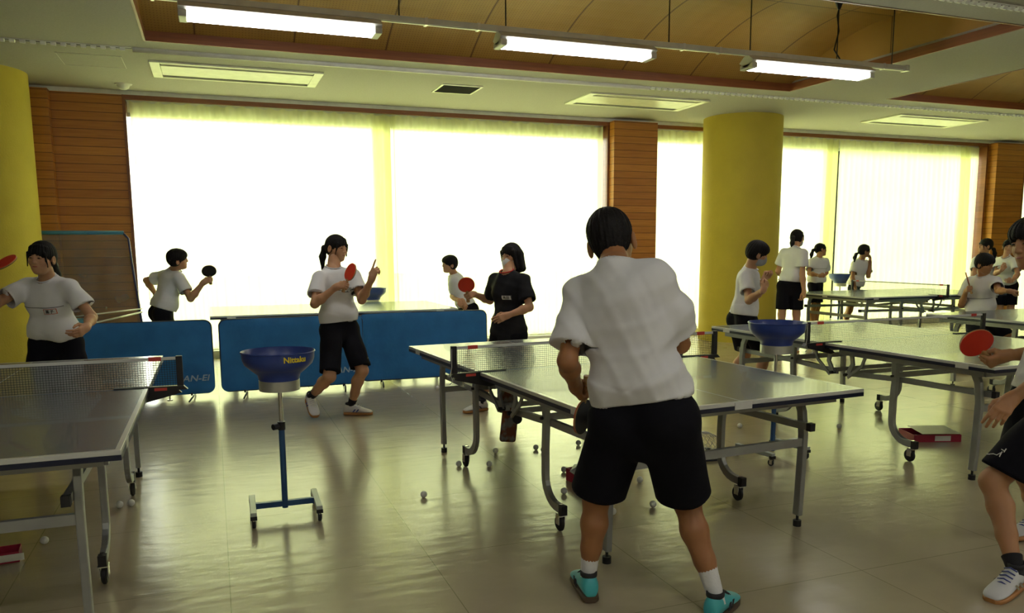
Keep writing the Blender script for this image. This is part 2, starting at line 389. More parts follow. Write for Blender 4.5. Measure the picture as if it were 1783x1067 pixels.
o = thing('smoke_detector', 'round white smoke detector on the ceiling near the left window', 'smoke detector', (-.87, 10.97, ZC))
MB().lathe([(.001, -.012), (.09, -.012), (.10, 0)], k=28).build('base', M_WHITE, o, smooth=True, angle=30)
MB().lathe([(.001, -.07), (.03, -.066), (.062, -.045), (.075, -.012)], k=28).build('dome', M_WHITE, o, smooth=True, angle=60)
o = MB(); w = .006
for a, b_ in (((-1.35, 9.45), (-.75, 9.45+w)), ((-1.35, 10.05-w), (-.75, 10.05)), ((-1.35, 9.45), (-1.35+w, 10.05)), ((-.75-w, 9.45), (-.75, 10.05))): o.bb((a[0], a[1], ZC-.003), (b_[0], b_[1], ZC))
tag(o.build('access_hatch', M_WHITE), 'thin square access hatch outline in the ceiling at upper left', 'hatch')

# fluorescent lamps on a hanging raceway
M_TUBE = bpy.data.materials.new('glowing_tube'); M_TUBE.use_nodes = True
b = M_TUBE.node_tree.nodes['Principled BSDF']; b.inputs['Base Color'].default_value = (1, 1, 1, 1); b.inputs['Emission Color'].default_value = (1, .97, .93, 1); b.inputs['Emission Strength'].default_value = LAMP
M_FIX = mat('fixture_white', (.55, .56, .5), .4)
YL, ZL = 6.7, 3.227
def fixture(x, label, y=YL, z=ZL, L=1.5):
    o = thing('fluorescent_lamp', label, 'ceiling lamp', (x, y, z), group='twin tube lamps')
    t = MB()
    t.add([(-L/2, -.04, .05), (-L/2, .04, .05), (-L/2, .11, -.0), (-L/2, .03, -.05), (-L/2, -.03, -.05), (-L/2, -.11, 0), (L/2, -.04, .05), (L/2, .04, .05), (L/2, .11, 0), (L/2, .03, -.05), (L/2, -.03, -.05), (L/2, -.11, 0)],
          [(0, 1, 2, 3, 4, 5), (6, 7, 8, 9, 10, 11)]+[(i, (i+1) % 6, 6+(i+1) % 6, 6+i) for i in range(6)])
    t.build('housing', M_FIX, o)
    for s in (-1, 1):
        MB().box((s*(L/2-.03), 0, -.045), (.06, .2, .05)).build('end_cap', M_FIX, o, bevel=.008)
        MB().tube([(-L/2+.06, s*.06, -.05), (L/2-.06, s*.06, -.05)], .019, 14).build('tube', M_TUBE, o, smooth=True, angle=40)
    return o
fx0 = fixture(.62, 'leftmost hanging twin tube lamp, largest and nearest the upper left')
fixture(3.12, 'hanging twin tube lamp in the middle of the raceway')
fixture(5.66, 'hanging twin tube lamp at the right end of the long raceway')
fixture(9.85, 'hanging twin tube lamp cut off by the right edge of the photo')
rw = thing('lamp_raceway', 'long grey steel raceway hung across the wooden ceiling bay', 'raceway', (0, YL, ZL+.078))
MB().bb((-.6, -.03, -.022), (6.9, .03, .022)).build('channel', M_FIX, rw)
MB().bb((-.6, -.012, -.027), (6.9, .012, -.022)).build('slot_strip', M_LOUV, rw)
for x in (-.3, 1.75, 2.2, 4.2, 4.6, 6.6): MB().bb((x-.012, -.034, -.03), (x+.012, .034, .026)).build('clamp', M_ALU, rw)
for x in (0.2, 1.53, 2.45, 4.05, 4.95, 6.0, 6.72):
    MB().tube([(x, 0, .02), (x, 0, 3.93-ZL-.075)], .006, 6).build('hanging_rod', M_BLACKP, rw)
for x in (4.05, 4.95, 6.0):
    MB().lathe([(.004, -.12), (.012, -.12), (.062, 0), (.001, 0)], (x, 0, 3.925-ZL-.075), 20).build('canopy', M_BLACKP, rw, smooth=True, angle=40)
MB().tube([(6.03, .01, .6), (6.0, .02, .45), (6.02, .01, .3), (5.98, .02, .12), (6.04, 0, .03)], .008, 6).build('power_cord', M_BLACKP, rw, smooth=True)
MB().bb((6.88, -.036, -.03), (6.93, .036, .03)).build('end_cap', M_ALU, rw)
rw2 = thing('lamp_raceway', 'short end of a second raceway at the right edge', 'raceway', (9, YL, ZL+.078))
MB().bb((.1, -.03, -.022), (7, .03, .022)).build('channel', M_FIX, rw2); MB().bb((.02, -.034, -.028), (.12, .034, .028)).build('end_cap', M_BLACKP, rw2)
for x in (.9, 2.5): MB().tube([(x, 0, .02), (x, 0, 3.92-ZL-.075)], .006, 6).build('hanging_rod', M_BLACKP, rw2)
# added fill lamps, out of view behind the camera, brightening surfaces that face it
for x in (-2.5, 1.5, 5.5, 9.5):
    fixture(x, 'unseen twin tube lamp added for fill light behind the camera', y=.6, z=ZC-.055)
    fixture(x, 'unseen twin tube lamp added for fill light farther behind the camera', y=-2.2, z=ZC-.055)
# ------------------------------------------------------------------ table-tennis tables
M_TOP = mat('dark_blue_playing_surface', (.095, .125, .17), .26, var=.04, vscale=3, spec=.6, coat=.15)
n, l, b = nodes(M_TOP); tc = n['Texture Coordinate']; sx = n.new('ShaderNodeSeparateXYZ'); l.new(tc.outputs['Object'], sx.inputs[0])
ax = math_node(n, l, 'ABSOLUTE', sx.outputs['X']); ay = math_node(n, l, 'ABSOLUTE', sx.outputs['Y'])
line = math_node(n, l, 'MAXIMUM', math_node(n, l, 'GREATER_THAN', ax, .7425), math_node(n, l, 'MAXIMUM', math_node(n, l, 'GREATER_THAN', ay, 1.35), math_node(n, l, 'LESS_THAN', ax, .0018)))
old = b.inputs['Base Color'].links[0].from_socket
mx = n.new('ShaderNodeMixRGB'); l.new(line, mx.inputs[0]); l.new(old, mx.inputs[1]); mx.inputs[2].default_value = (.55, .56, .52, 1); l.new(mx.outputs[0], b.inputs['Base Color'])
M_NAVY = mat('navy_edge', (.010, .014, .035), .35)
M_RUB = mat('black_rubber', (.012, .012, .012), .6)
M_TAG = mat('white_edge_mark', (.6, .6, .56), .5)
M_RED = mat('red_label', (.55, .05, .04), .5)
M_NET = mat('dark_green_netting', (.012, .018, .015), .8)
M_TAPE = mat('white_net_tape', (.6, .6, .57), .8)
def make_table(label):
    o = thing('table_tennis_table', label, 'table', group=None)
    for s in (-1, 1):
        ya, yb = (.004, 1.37) if s > 0 else (-1.37, -.004)
        MB().bb((-.7625, ya, .742), (.7625, yb, .76)).build('tabletop', M_TOP, o, bevel=.0015)
        e = MB(); yi, yo = (ya, yb) if s > 0 else (yb, ya)
        e.bb((-.7625, ya, .722), (-.748, yb, .7415)); e.bb((.748, ya, .722), (.7625, yb, .7415)); e.bb((-.748, yo-.015*s, .722), (.748, yo, .7415)); e.bb((-.748, yi, .722), (.748, yi+.015*s, .7415))
        e.build('edge_frame', M_NAVY, o)
        a = MB(); q = .69; yA = s*.10; yB = s*1.25
        a.bar([(-q, yA, .70), (-q, yB, .70)], .03, .04); a.bar([(q, yA, .70), (q, yB, .70)], .03, .04)
        a.bar([(-q, yA, .70), (q, yA, .70)], .03, .04); a.bar([(-q, yB, .70), (q, yB, .70)], .03, .04)
        a.build('apron', M_STEEL, o)
        MB().bb((-.05, s*1.3705, .724), (.05, s*1.3725, .757)).build('white_mark', M_TAG, o)
        for sx_ in (-1, 1): MB().bb((sx_*.763, s*1.11, .724), (sx_*.7645, s*1.20, .757)).build('white_mark', M_TAG, o)
        for sx_ in (-1, 1):
            x = sx_*.585
            # straight leg, slightly bowed, with adjustable foot
            lg = MB().bar([(x, s*1.10, .70), (x, s*1.14, .62), (x, s*1.155, .5), (x, s*1.15, .3), (x, s*1.14, .06)], .03, .045, up=(0, 1, 0)).build('leg', M_STEEL, o, bevel=.004)
            MB().tube([(x, s*1.14, .06), (x, s*1.14, .03)], .007, 8).tube([(x, s*1.14, .032), (x, s*1.14, 0)], .021, 16).build('rubber_foot', M_RUB, lg)
            # curved leg with castor
            p = [(x, s*.50, .70), (x, s*.51, .55), (x, s*.50, .4), (x, s*.50, .26)]
            for i in range(1, 7):
                t = math.pi/2*i/6*.92; p.append((x, s*(.50+.14*(1-math.cos(t))), .26-.135*math.sin(t)))
            p.append((x, s*.685, .122))
            cl_ = MB().bar(p, .03, .045, up=(0, 1, 0)).build('leg', M_STEEL, o, bevel=.004)
            MB().box((x, s*.70, .122), (.034, .035, .05)).build('end_cap', M_RUB, cl_)
            cx, cyy = x+.012, s*.685
            cs = MB().tube([(x, cyy, .15), (x, cyy, .092)], .011, 10)
            cs.box((x, cyy, .092), (.045, .05, .006))
            for q_ in (-1, 1): cs.box((x+q_*.018, cyy+.012, .068), (.004, .036, .055))
            cs.build('castor_fork', M_CHROME, cl_)
            Rw = Matrix.Rotation(math.pi/2, 3, 'Y')
            MB().lathe([(.001, -.012), (.034, -.012), (.042, -.006), (.042, .006), (.034, .012), (.001, .012)], (x, cyy+.02, .043), 28, Rw).build('wheel', M_RUB, cl_, smooth=True, angle=35)
            # side rail
            MB().bar([(sx_*.555, s*.06, .52), (sx_*.555, s*.5, .545), (sx_*.555, s*1.22, .555)], .028, .036).build('side_rail', M_STEEL, o)
            MB().box((sx_*.555, s*1.235, .556), (.032, .03, .04)).build('rail_cap', M_RUB, o)
            # hinge plates by the net
            h = MB(); h.bar([(sx_*.585, s*.10, .70), (sx_*.585, s*.12, .60), (sx_*.585, s*.07, .51)], .012, .035, up=(0, 1, 0))
            h.bar([(sx_*.60, s*.26, .70), (sx_*.60, s*.22, .60), (sx_*.60, s*.09, .50)], .012, .022, up=(0, 1, 0))
            h.build('hinge_plate', M_STEEL, o)
            MB().tube([(sx_*.57, s*.50, .57), (sx_*.615, s*.50, .57)], .009, 8).build('bolt', M_RUB, o)
            MB().tube([(sx_*.57, s*.07, .515), (sx_*.615, s*.07, .515)], .012, 8).build('bolt', M_RUB, o)
        MB().bar([(-.57, s*1.155, .46), (.57, s*1.155, .46)], .025, .042).build('cross_rail', M_STEEL, o)
        MB().bar([(-.57, s*.505, .575), (.57, s*.505, .575)], .022, .036).build('cross_rail', M_STEEL, o)
        MB().bar([(-.57, s*.09, .53), (.57, s*.09, .53)], .022, .03).build('cross_rail', M_STEEL, o)
    return o
def make_net(label, fine=True):
    o = thing('net', label, 'net')
    g = MB(); t = .0009
    nx = 144 if fine else 72
    for i in range(nx+1):
        x = -.905+1.81*i/nx; g.bb((x-t, -t/2, .762), (x+t, t/2, .90))
    for j in range(12 if fine else 6):
        z = .766+j*(.0118 if fine else .0236); g.bb((-.905, -t, z-t), (.905, t, z+t))
    g.build('mesh_net', M_NET, o)
    MB().bb((-.905, -.003, .899), (.905, .003, .914)).build('top_tape', M_TAPE, o)
    for s in (-1, 1):
        MB().bb((s*.915-.016, -.013, .745), (s*.915+.016, .013, .918)).build('post', M_BLACKP, o, bevel=.003)
        MB().bb((s*.80-.03, -.0045, .896), (s*.80+.03, .0045, .917)).build('red_tag', M_RED, o)
        c_ = MB(); c_.add([(s*.60, -.02, .766), (s*.93, -.02, .762), (s*.95, -.02, .742), (s*.77, -.02, .735), (s*.60, -.02, .761), (s*.60, .02, .766), (s*.93, .02, .762), (s*.95, .02, .742), (s*.77, .02, .735), (s*.60, .02, .761)],
              [(0, 1, 2, 3, 4), (9, 8, 7, 6, 5)]+[(i, (i+1) % 5, 5+(i+1) % 5, 5+i) for i in range(5)])
        c_.add([(s*.90, -.016, .745), (s*.92, -.016, .725), (s*.70, -.016, .672), (s*.66, -.016, .682), (s*.77, -.016, .74), (s*.90, .016, .745), (s*.92, .016, .725), (s*.70, .016, .672), (s*.66, .016, .682), (s*.77, .016, .74)],
              [(0, 1, 2, 3, 4), (9, 8, 7, 6, 5)]+[(i, (i+1) % 5, 5+(i+1) % 5, 5+i) for i in range(5)])
        cc = c_.build('clamp', M_BLACKP, o)
        MB().bb((s*.82-.03, -.0222, .742), (s*.82+.03, -.0205, .757)).bb((s*.82-.03, .0205, .742), (s*.82+.03, .0222, .757)).build('clamp_label', M_RED, cc)
        MB().tube([(s*.86, 0, .725), (s*.86, 0, .69)], .004, 8).tube([(s*.86, 0, .69), (s*.86, 0, .683)], .014, 12).build('screw', M_CHROME, cc)
    cord = [(-.932, -.016, .905), (-.934, -.018, .80), (-.945, -.02, .76), (-.93, -.022, .72), (-.95, -.02, .70)]
    MB().tube(cord, .0018, 6).build('tension_cord', M_TAPE, o)
    return o
GT = 'table tennis tables in the hall'
T2 = make_table('dark table tennis table in the middle of the hall beside the boy seen from behind'); T2.location = (2.166, 4.385, 0); T2.rotation_euler = (0, 0, .0673); T2['group'] = GT
dup(T2, (-1.10, 4.48, 0), .0, 'dark table tennis table cut off by the left edge, girl standing behind it', GT)
dup(T2, (4.97, 4.72, 0), .03, 'dark table tennis table at right, masked boy behind it and red cardboard box beneath', GT)
dup(T2, (1.325, 9.85, 0), math.pi/2, 'dark table tennis table beyond the blue barriers, seen edge-on', GT)
dup(T2, (9.75, 9.37, 0), math.pi/2, 'dark table tennis table at the far right in front of the curtains', GT)
dup(T2, (7.80, 4.97, 0), .03, 'dark table tennis table partly hidden at the right edge, crouching girl behind it', GT)
GN = 'table tennis nets'
N2 = make_net('net clamped across the middle table'); N2.location = (2.166, 4.385, 0); N2.rotation_euler = (0, 0, .0673); N2['group'] = GN
for loc, rz, lab in (((-1.10, 4.50, 0), 0, 'net clamped across the table at the left edge'), ((4.97, 4.72, 0), .03, 'net clamped across the right table behind the blue bowl'),
                     ((9.75, 9.37, 0), math.pi/2, 'net on the far right table by the curtains'), ((7.80, 4.97, 0), .03, 'net on the table half hidden at the right edge')):
    dup(N2, loc, rz, lab, GN)

# ------------------------------------------------------------------ ball bowls on wheeled stands
M_BLUEB = mat('blue_plastic', (.025, .055, .26), .32, spec=.6)
M_BLUEM = mat('blue_painted_steel', (.02, .075, .19), .4)
M_YTXT = mat('yellow_print', (.85, .65, .03), .5)
def bowl_profile():
    o_ = [(.105, .0), (.112, .03), (.15, .062), (.178, .088), (.188, .115), (.191, .15), (.196, .153)]
    i_ = [(.193, .158), (.187, .152), (.183, .115), (.17, .09), (.14, .068), (.10, .04), (.05, .015), (.001, .012)]
    return [(.001, 0)]+o_+i_
def stand(label, loc, rz, ztop, logo_ang=None, lean=(0, 0)):
    o = thing('ball_bowl_stand', label, 'ball stand', loc, rz, 'ball bowls on wheeled stands')
    MB().tube([(0, 0, .05), (0, 0, .52)], .0165, 14).build('lower_pole', M_BLUEM, o, smooth=True, angle=40)
    zc = ztop-.158-.055
    MB().tube([(0, 0, .50), (0, 0, zc)], .0115, 14).build('upper_pole', M_CHROME, o, smooth=True, angle=40)
    kk = MB().tube([(0, 0, .49), (0, 0, .535)], .021, 14).build('clamp_collar', M_BLACKP, o, smooth=True, angle=40)
    MB().tube([(-.018, -.012, .512), (-.045, -.03, .512)], .017, 12).build('clamp_knob', M_BLACKP, kk)
    MB().bar([(-.155, 0, .075), (.155, 0, .075)], .028, .03).build('cross_bar', M_BLUEM, o)
    for s in (-1, 1):
        f = MB().bar([(s*.17, -.17, .075), (s*.17, .17, .075)], .032, .03).build('foot_bar', M_BLUEM if s == 3 else mat('pale_grey_steel', (.38, .42, .40), .4, metal=.3), o, bevel=.003)
        for t in (-1, 1):
            MB().box((s*.17, t*.16, .06), (.034, .028, .02)).build('cap', M_RUB, f)
            MB().tube([(s*.17, t*.155, .05), (s*.17, t*.155, .035)], .006, 8).box((s*.17+.012, t*.155, .028), (.003, .02, .03)).box((s*.17-.012, t*.155, .028), (.003, .02, .03)).build('castor_fork', M_CHROME, f)
            MB().lathe([(.001, -.009), (.019, -.009), (.022, -.005), (.022, .005), (.019, .009), (.001, .009)], (s*.17, t*.155+.008, .022), 20, Matrix.Rotation(math.pi/2, 3, 'Y')).build('wheel', M_RUB, f, smooth=True, angle=35)
    MB().lathe([(.001, 0), (.107, 0), (.107, .055), (.10, .06), (.001, .06)], (0, 0, zc), 40).build('collar', M_ALU, o, smooth=True, angle=30)
    bo = MB().lathe(bowl_profile(), (0, 0, ztop-.158), 56).build('bowl', M_BLUEB, o, smooth=True, angle=50)
    if logo_ang is not None:
        vs, fs = text_mesh('Nittaku', .042, .0008, .0012)
        out = []
        for v in vs:
            h = v.y; r = .1905+h*.03+v.z*1.0
            a = logo_ang-rz+v.x/.19
            out.append(Vector((r*math.cos(a), r*math.sin(a), ztop-.158+.125+h)))
        MB().add(out, fs).build('maker_logo', M_YTXT, bo)
    return o
stand('blue ball bowl with yellow lettering on a wheeled stand left of the striding girl', (.31, 4.46, 0), -.02, .925, logo_ang=-1.57+.40)
stand('blue ball bowl on a wheeled stand between the middle and right tables', (3.60, 4.47, 0), .15, .955)
stand('dark ball bowl on a stand behind the striding girl, against the curtain', (2.03, 10.93, 0), .1, .93)
stand('dark ball bowl on a stand by the far right table, between two girls', (10.20, 11.05, 0), .1, .985)

# ------------------------------------------------------------------ blue barriers
def cloth_mat(name, col, rough=.75):
    return mat(name, col, rough, var=.12, vscale=5, bump=.35, bscale=14, spec=.3)
M_BARR = cloth_mat('blue_barrier_cloth', (.025, .15, .38))
M_LBAR = cloth_mat('light_blue_cloth', (.10, .36, .46))
def rr_outline(w, h, r, k=6):
    pts = []
    for cx, cy_, a0 in ((w/2-r, r, -90), (w/2-r, h-r, 0), (-w/2+r, h-r, 90), (-w/2+r, r, 180)):
        for i in range(k+1):
            a = math.radians(a0+90*i/k); pts.append((cx+r*math.cos(a), cy_+r*math.sin(a)))
    return pts
def barrier(label, x0, x1, y, rz=0, h=.73, logo=True, m=None):
    w = x1-x0; o = thing('barrier', label, 'barrier', ((x0+x1)/2, y, 0), rz, 'court barriers')
    nx, nz_ = 40, 16; vs = []; fs = []; z0 = .045
    rnd = random.Random(int(abs(x0)*100))
    ph = rnd.uniform(0, 6)
    r = .07
    for side in (-1, 1):
        for j in range(nz_+1):
            for i in range(nx+1):
                u = -w/2+w*i/nx; v = h*j/nz_
                # round the corners by pulling the border in
                cx = max(abs(u)-(w/2-r), 0); cz = max(abs(v-h/2)-(h/2-r), 0)
                if cx > 0 and cz > 0:
                    d = math.hypot(cx, cz); k_ = max(cx, cz)/d
                    u = math.copysign(w/2-r+cx*k_, u); v = h/2+math.copysign(h/2-r+cz*k_, v-h/2)
                edge = min(1, min(w/2-abs(u), v, h-v)/.05+.15)
                wob = .006*math.sin(3.1*u+ph+4*v)+.004*math.sin(9*u+2*v)
                vs.append((u, side*.011*edge+wob*edge, z0+v))
    m_ = (nx+1)*(nz_+1)
    for sd in (0, 1):
        for j in range(nz_):
            for i in range(nx):
                a = sd*m_+j*(nx+1)+i; fs.append((a, a+1, a+nx+2, a+nx+1))
    bd = [i for i in range(nx+1)]+[j*(nx+1)+nx for j in range(1, nz_+1)]+[nz_*(nx+1)+i for i in range(nx-1, -1, -1)]+[j*(nx+1) for j in range(nz_-1, 0, -1)]
    for a, b_ in zip(bd, bd[1:]+bd[:1]): fs.append((a, b_, b_+m_, a+m_))
    cl_ = MB().add(vs, fs).build('cloth', m or M_BARR, o, smooth=True, angle=50)
    MB().tube([(x, .004, z) for x, z in [(p[0]*.992, z0+.003+p[1]*.992) for p in rr_outline(w, h, r)]]+[(rr_outline(w, h, r)[0][0]*.992, .004, z0+.003)], .0075, 8).build('frame', M_NAVY, o, smooth=True)
    for s in (-1, 1):
        x = s*(w/2-.22)
        MB().tube([(x-.02, -.25, .012), (x+.02, 0, .028), (x+.03, .22, .012)], .008, 8).tube([(x+.0, 0, .028), (x, 0, .055)], .01, 8).build('foot', M_BLACKP, o, smooth=True)
    if logo:
        vs, fs = text_mesh('SAN-EI', .085, .0006, .0015)
        vs = [(w/2-.19+v.x*1.15+v.y*.25, -.0265-v.z, z0+.155+v.y) for v in vs]
        MB().add(vs, fs).build('maker_logo', mat('pale_print', (.30, .42, .52), .6), cl_)
    return o
barrier('blue cloth barrier nearest the left table, behind its net', -1.44, -.03, 8.47)
barrier('blue cloth barrier behind the ball bowl and the striding girl', .03, 1.46, 8.46)
barrier('blue cloth barrier left of the masked girl in black', 1.44, 2.87, 8.55, -.02)
barrier('light blue cloth barrier at the far right edge behind the girls', 10.1, 11.5, 7.2, 0, .82, False, M_LBAR)

# ------------------------------------------------------------------ practice net by the left column
M_MESHN = bpy.data.materials.new('grey_fine_netting'); M_MESHN.use_nodes = True
n, l = M_MESHN.node_tree.nodes, M_MESHN.node_tree.links; b = n['Principled BSDF']; b.inputs['Base Color'].default_value = (.20, .21, .21, 1); b.inputs['Roughness'].default_value = .8
tr_ = n.new('ShaderNodeBsdfTransparent'); mm = n.new('ShaderNodeMixShader')
tc = n.new('ShaderNodeTexCoord'); nn = n.new('ShaderNodeTexNoise'); nn.inputs['Scale'].default_value = 3; l.new(tc.outputs['Object'], nn.inputs['Vector'])
mr = n.new('ShaderNodeMapRange'); mr.inputs['To Min'].default_value = .40; mr.inputs['To Max'].default_value = .70; l.new(nn.outputs['Fac'], mr.inputs[0]); l.new(mr.outputs[0], mm.inputs[0])
l.new(tr_.outputs[0], mm.inputs[1]); l.new(b.outputs[0], mm.inputs[2]); l.new(mm.outputs[0], n['Material Output'].inputs[0])
M_LTB = mat('light_blue_tube', (.06, .25, .42), .6)
o = thing('practice_net', 'tall grey ball-catching net with a blue top bar beside the left column', 'net', (-1.45, 10.95, 0))
MB().tube([(-.62, 0, .05), (-.64, -.02, 1.3), (-.66, -.02, 1.60), (-.62, 0, 1.67)], .014, 8).build('frame', mat('purple_blue_tube', (.04, .04, .12), .4), o, smooth=True)
fw = MB().tube([(.66, 0, .05), (.60, -.02, .62), (.54, -.03, 1.3), (.52, -.02, 1.60), (.46, 0, 1.67)], .014, 8)
fw.build('frame', mat('purple_blue_tube', (.04, .04, .12), .4), o, smooth=True)
MB().tube([(-.63, 0, 1.67), (.47, 0, 1.67)], .024, 10).build('top_bar', M_LTB, o, smooth=True)
vs = []; fs = []
for j in range(13):
    for i in range(25):
        t = j/12; xr = .62-.13*t
        x = -.62+(xr+.62)*i/24; vs.append((x, .02+.05*math.sin(i*.9+t)*.5*(1-abs(t-.5)), .35+1.31*t))
for j in range(12):
    for i in range(24): a = j*25+i; fs.append((a, a+1, a+26, a+25))
MB().add(vs, fs).build('netting', M_MESHN, o, smooth=True)
MB().tube([(-.5, -.45, .58), (.1, -.25, .60), (.62, -.02, .70)], .011, 8).tube([(-.2, -.35, .68), (.62, -.02, .74)], .009, 8).build('tray_bar', M_ALU, o, smooth=True)
MB().bb((-.3, -.42, .52), (.05, -.15, .66)).build('collecting_pocket', M_LTB, o, bevel=.05, bseg=4)
MB().bar([(-.62, -.5, .02), (-.62, .3, .02)], .03, .03).bar([(.66, -.5, .02), (.66, .3, .02)], .03, .03).bar([(-.62, .0, .04), (.66, 0, .04)], .03, .03).build('base', M_NAVY, o)

# ------------------------------------------------------------------ balls
M_BALL = mat('white_celluloid', (.74, .74, .68), .35)
ball = MB().ball((0, 0, 0), .02, 20).build('ball', M_BALL, smooth=True)
balls = [((738, 866), 'white ball alone on open floor between the bowl stand and middle table'),
 ((78, 947), 'white ball on the floor beneath the left table'),
 ((209, 884), 'left one of two balls beside the left table castor'),
 ((229, 881), 'right one of two balls beside the left table castor'),
 ((1461, 746), 'ball on the bright floor between the middle and right tables'),
 ((1288, 745), 'ball on the floor behind the middle table right legs'),
 ((982, 822), 'upper of two balls right of the middle table front castor leg'),
 ((982, 860), 'lower of two balls right of the middle table front castor leg'),
 ((933, 783), 'ball just left of the middle table front curved leg'),
 ((946, 787), 'ball half hidden behind the middle table front curved leg'),
 ((1007, 775), 'ball by the left hip of the boy under the table'),
 ((863, 789), 'ball behind the middle table rear castor, farther one'),
 ((852, 812), 'ball right of the middle table rear castor'),
 ((799, 812), 'ball touching the middle table rear castor on its left'),
 ((1067, 896), 'ball between the shins of the boy, nearest one'),
 ((1137, 883), 'ball under the right hem of the boy\'s black shorts'),
 ((1114, 840), 'ball seen between the legs of the boy\'s shorts'),
 ((762, 678), 'ball at the foot of the blue barrier left of the middle table'),
 ((1347, 765), 'ball behind the pole of the right bowl stand'),
 ((1725, 690), 'small ball under the right table near the boy\'s hand'),
 ((1737, 694), 'small ball beside another under the right table near the hand'),
 ((1641, 842), 'ball far right near the end leg')]
for i, (q, lab) in enumerate(balls[:-1]):
    p = at(q[0], q[1], z=0)
    o = ball if i == 0 else ball.copy()
    if i: COL.objects.link(o)
    o.location = (p.x, p.y, .02); tag(o, lab, 'ball', 'white balls on the floor')
# on the middle table beyond the net: a bottle and two balls
g_ = math.cos(.0673), math.sin(.0673)
def t2(u, v): return (2.184+u*g_[0]-v*g_[1], 4.385+u*g_[1]+v*g_[0])
for (u, v, lab) in ((.575, .16, 'left ball on the middle table beyond the net by the bottle'), (.66, .17, 'right ball on the middle table beyond the net by the bottle')):
    o = ball.copy(); COL.objects.link(o); x, y = t2(u, v); o.location = (x, y, .78); tag(o, lab, 'ball', 'balls on the middle table')
x, y = t2(.74, .16)
o = thing('bottle', 'small dark spray bottle standing on the middle table behind the net', 'bottle', (x, y, .76))
MB().lathe([(.001, 0), (.017, 0), (.018, .004), (.018, .075), (.012, .085), (.001, .085)], k=24).build('body', mat('dark_bottle', (.03, .03, .02), .3), o, smooth=True, angle=40)
MB().lathe([(.001, .085), (.014, .085), (.014, .11), (.001, .11)], k=20).build('cap', M_BLACKP, o, smooth=True, angle=40)

# ------------------------------------------------------------------ boxes
M_PINK = mat('red_cardboard', (.36, .012, .045), .5)
def carton(label, x, y, rz, L=.30, W=.20, H=.055, lid=True):
    o = thing('cardboard_box', label, 'box', (x, y, 0), rz)
    b_ = MB(); t = .003
    b_.bb((-L/2, -W/2, 0), (L/2, W/2, t)); b_.bb((-L/2, -W/2, t), (-L/2+t, W/2, H)); b_.bb((L/2-t, -W/2, t), (L/2, W/2, H)); b_.bb((-L/2+t, -W/2, t), (L/2-t, -W/2+t, H)); b_.bb((-L/2+t, W/2-t, t), (L/2-t, W/2, H))
    bx_ = b_.build('tray', M_PINK, o)
    MB().bb((-.02, -W/2-.001, .008), (.10, -W/2-.0002, H-.008)).build('white_label', M_WHITE, bx_)
    if lid:
        MB().box((.03, .0, H+.012), (L*.8, W*.95, .002), M=Matrix.Rotation(.06, 3, 'X')).build('flap', mat('grey_card', (.5, .5, .42), .3), o)
    return o
p = at(1632, 770, z=0)
carton('flat red cardboard box with white print on the floor under the right table', p.x+.05, p.y+.12, -.35, .36, .24)
p = at(4, 985, z=0); carton('small red box on the floor at the left edge under the table', p.x-.02, p.y+.08, .1, .16, .12, .05, False)
p = at(1022, 846, z=0)
o = carton('red box with a clear plastic bag on the floor behind the boy\'s left leg', p.x+.10, p.y+.1, .2, .30, .2, .08, False)
bg_ = MB().add([(-.17, -.12, .05), (-.05, -.13, .09), (-.12, -.02, .13), (-.02, 0, .10), (-.18, .02, .08), (-.1, .08, .1)], [(0, 1, 2), (1, 3, 2), (0, 2, 4), (2, 3, 5), (2, 5, 4)]).build('plastic_bag', mat('clear_plastic', (.5, .5, .46), .15), o)
bg_.modifiers.new('s', 'SOLIDIFY').thickness = .004

# ------------------------------------------------------------------ ball pick-up net under the middle table
p = at(1237, 800, z=0)
o = thing('ball_pickup_net', 'net scoop holding balls on the floor behind the middle table, long handle upright', 'net', (p.x, p.y+.12, 0))
MB().lathe([(.165, .004), (.178, .004), (.18, .018), (.165, .018)]+[(.165, .004)], k=40).build('ring', M_NAVY, o, smooth=True, angle=40)
prof = [(.001, .17), (.06, .165), (.11, .14), (.145, .10), (.165, .05), (.172, .018)]
nb = MB()
for i in range(28):
    a = 2*math.pi*i/28
    for sgn in (1, -1):
        nb.tube([(r*math.cos(a+sgn*k_*.18), r*math.sin(a+sgn*k_*.18), z) for k_, (r, z) in enumerate(prof)], .0012, 4)
nb.build('netting', M_TAPE, o)
MB().tube([(-.02, .02, .165), (-.05, .04, .62)], .009, 8).build('handle', mat('bamboo', (.42, .36, .14), .5), o, smooth=True)
MB().tube([(-.02, .02, .155), (-.022, .022, .19)], .013, 10).build('ferrule', M_BLACKP, o)
rnd = random.Random(5)
for i in range(7):
    a = i*0.9; r = .12 if i % 2 else .10
    q = ball.copy(); COL.objects.link(q); q.location = (p.x+r*math.cos(a), p.y+.12+r*math.sin(a), .021)
    tag(q, 'one of the white balls inside the net scoop on the floor', 'ball', 'balls inside the net scoop')

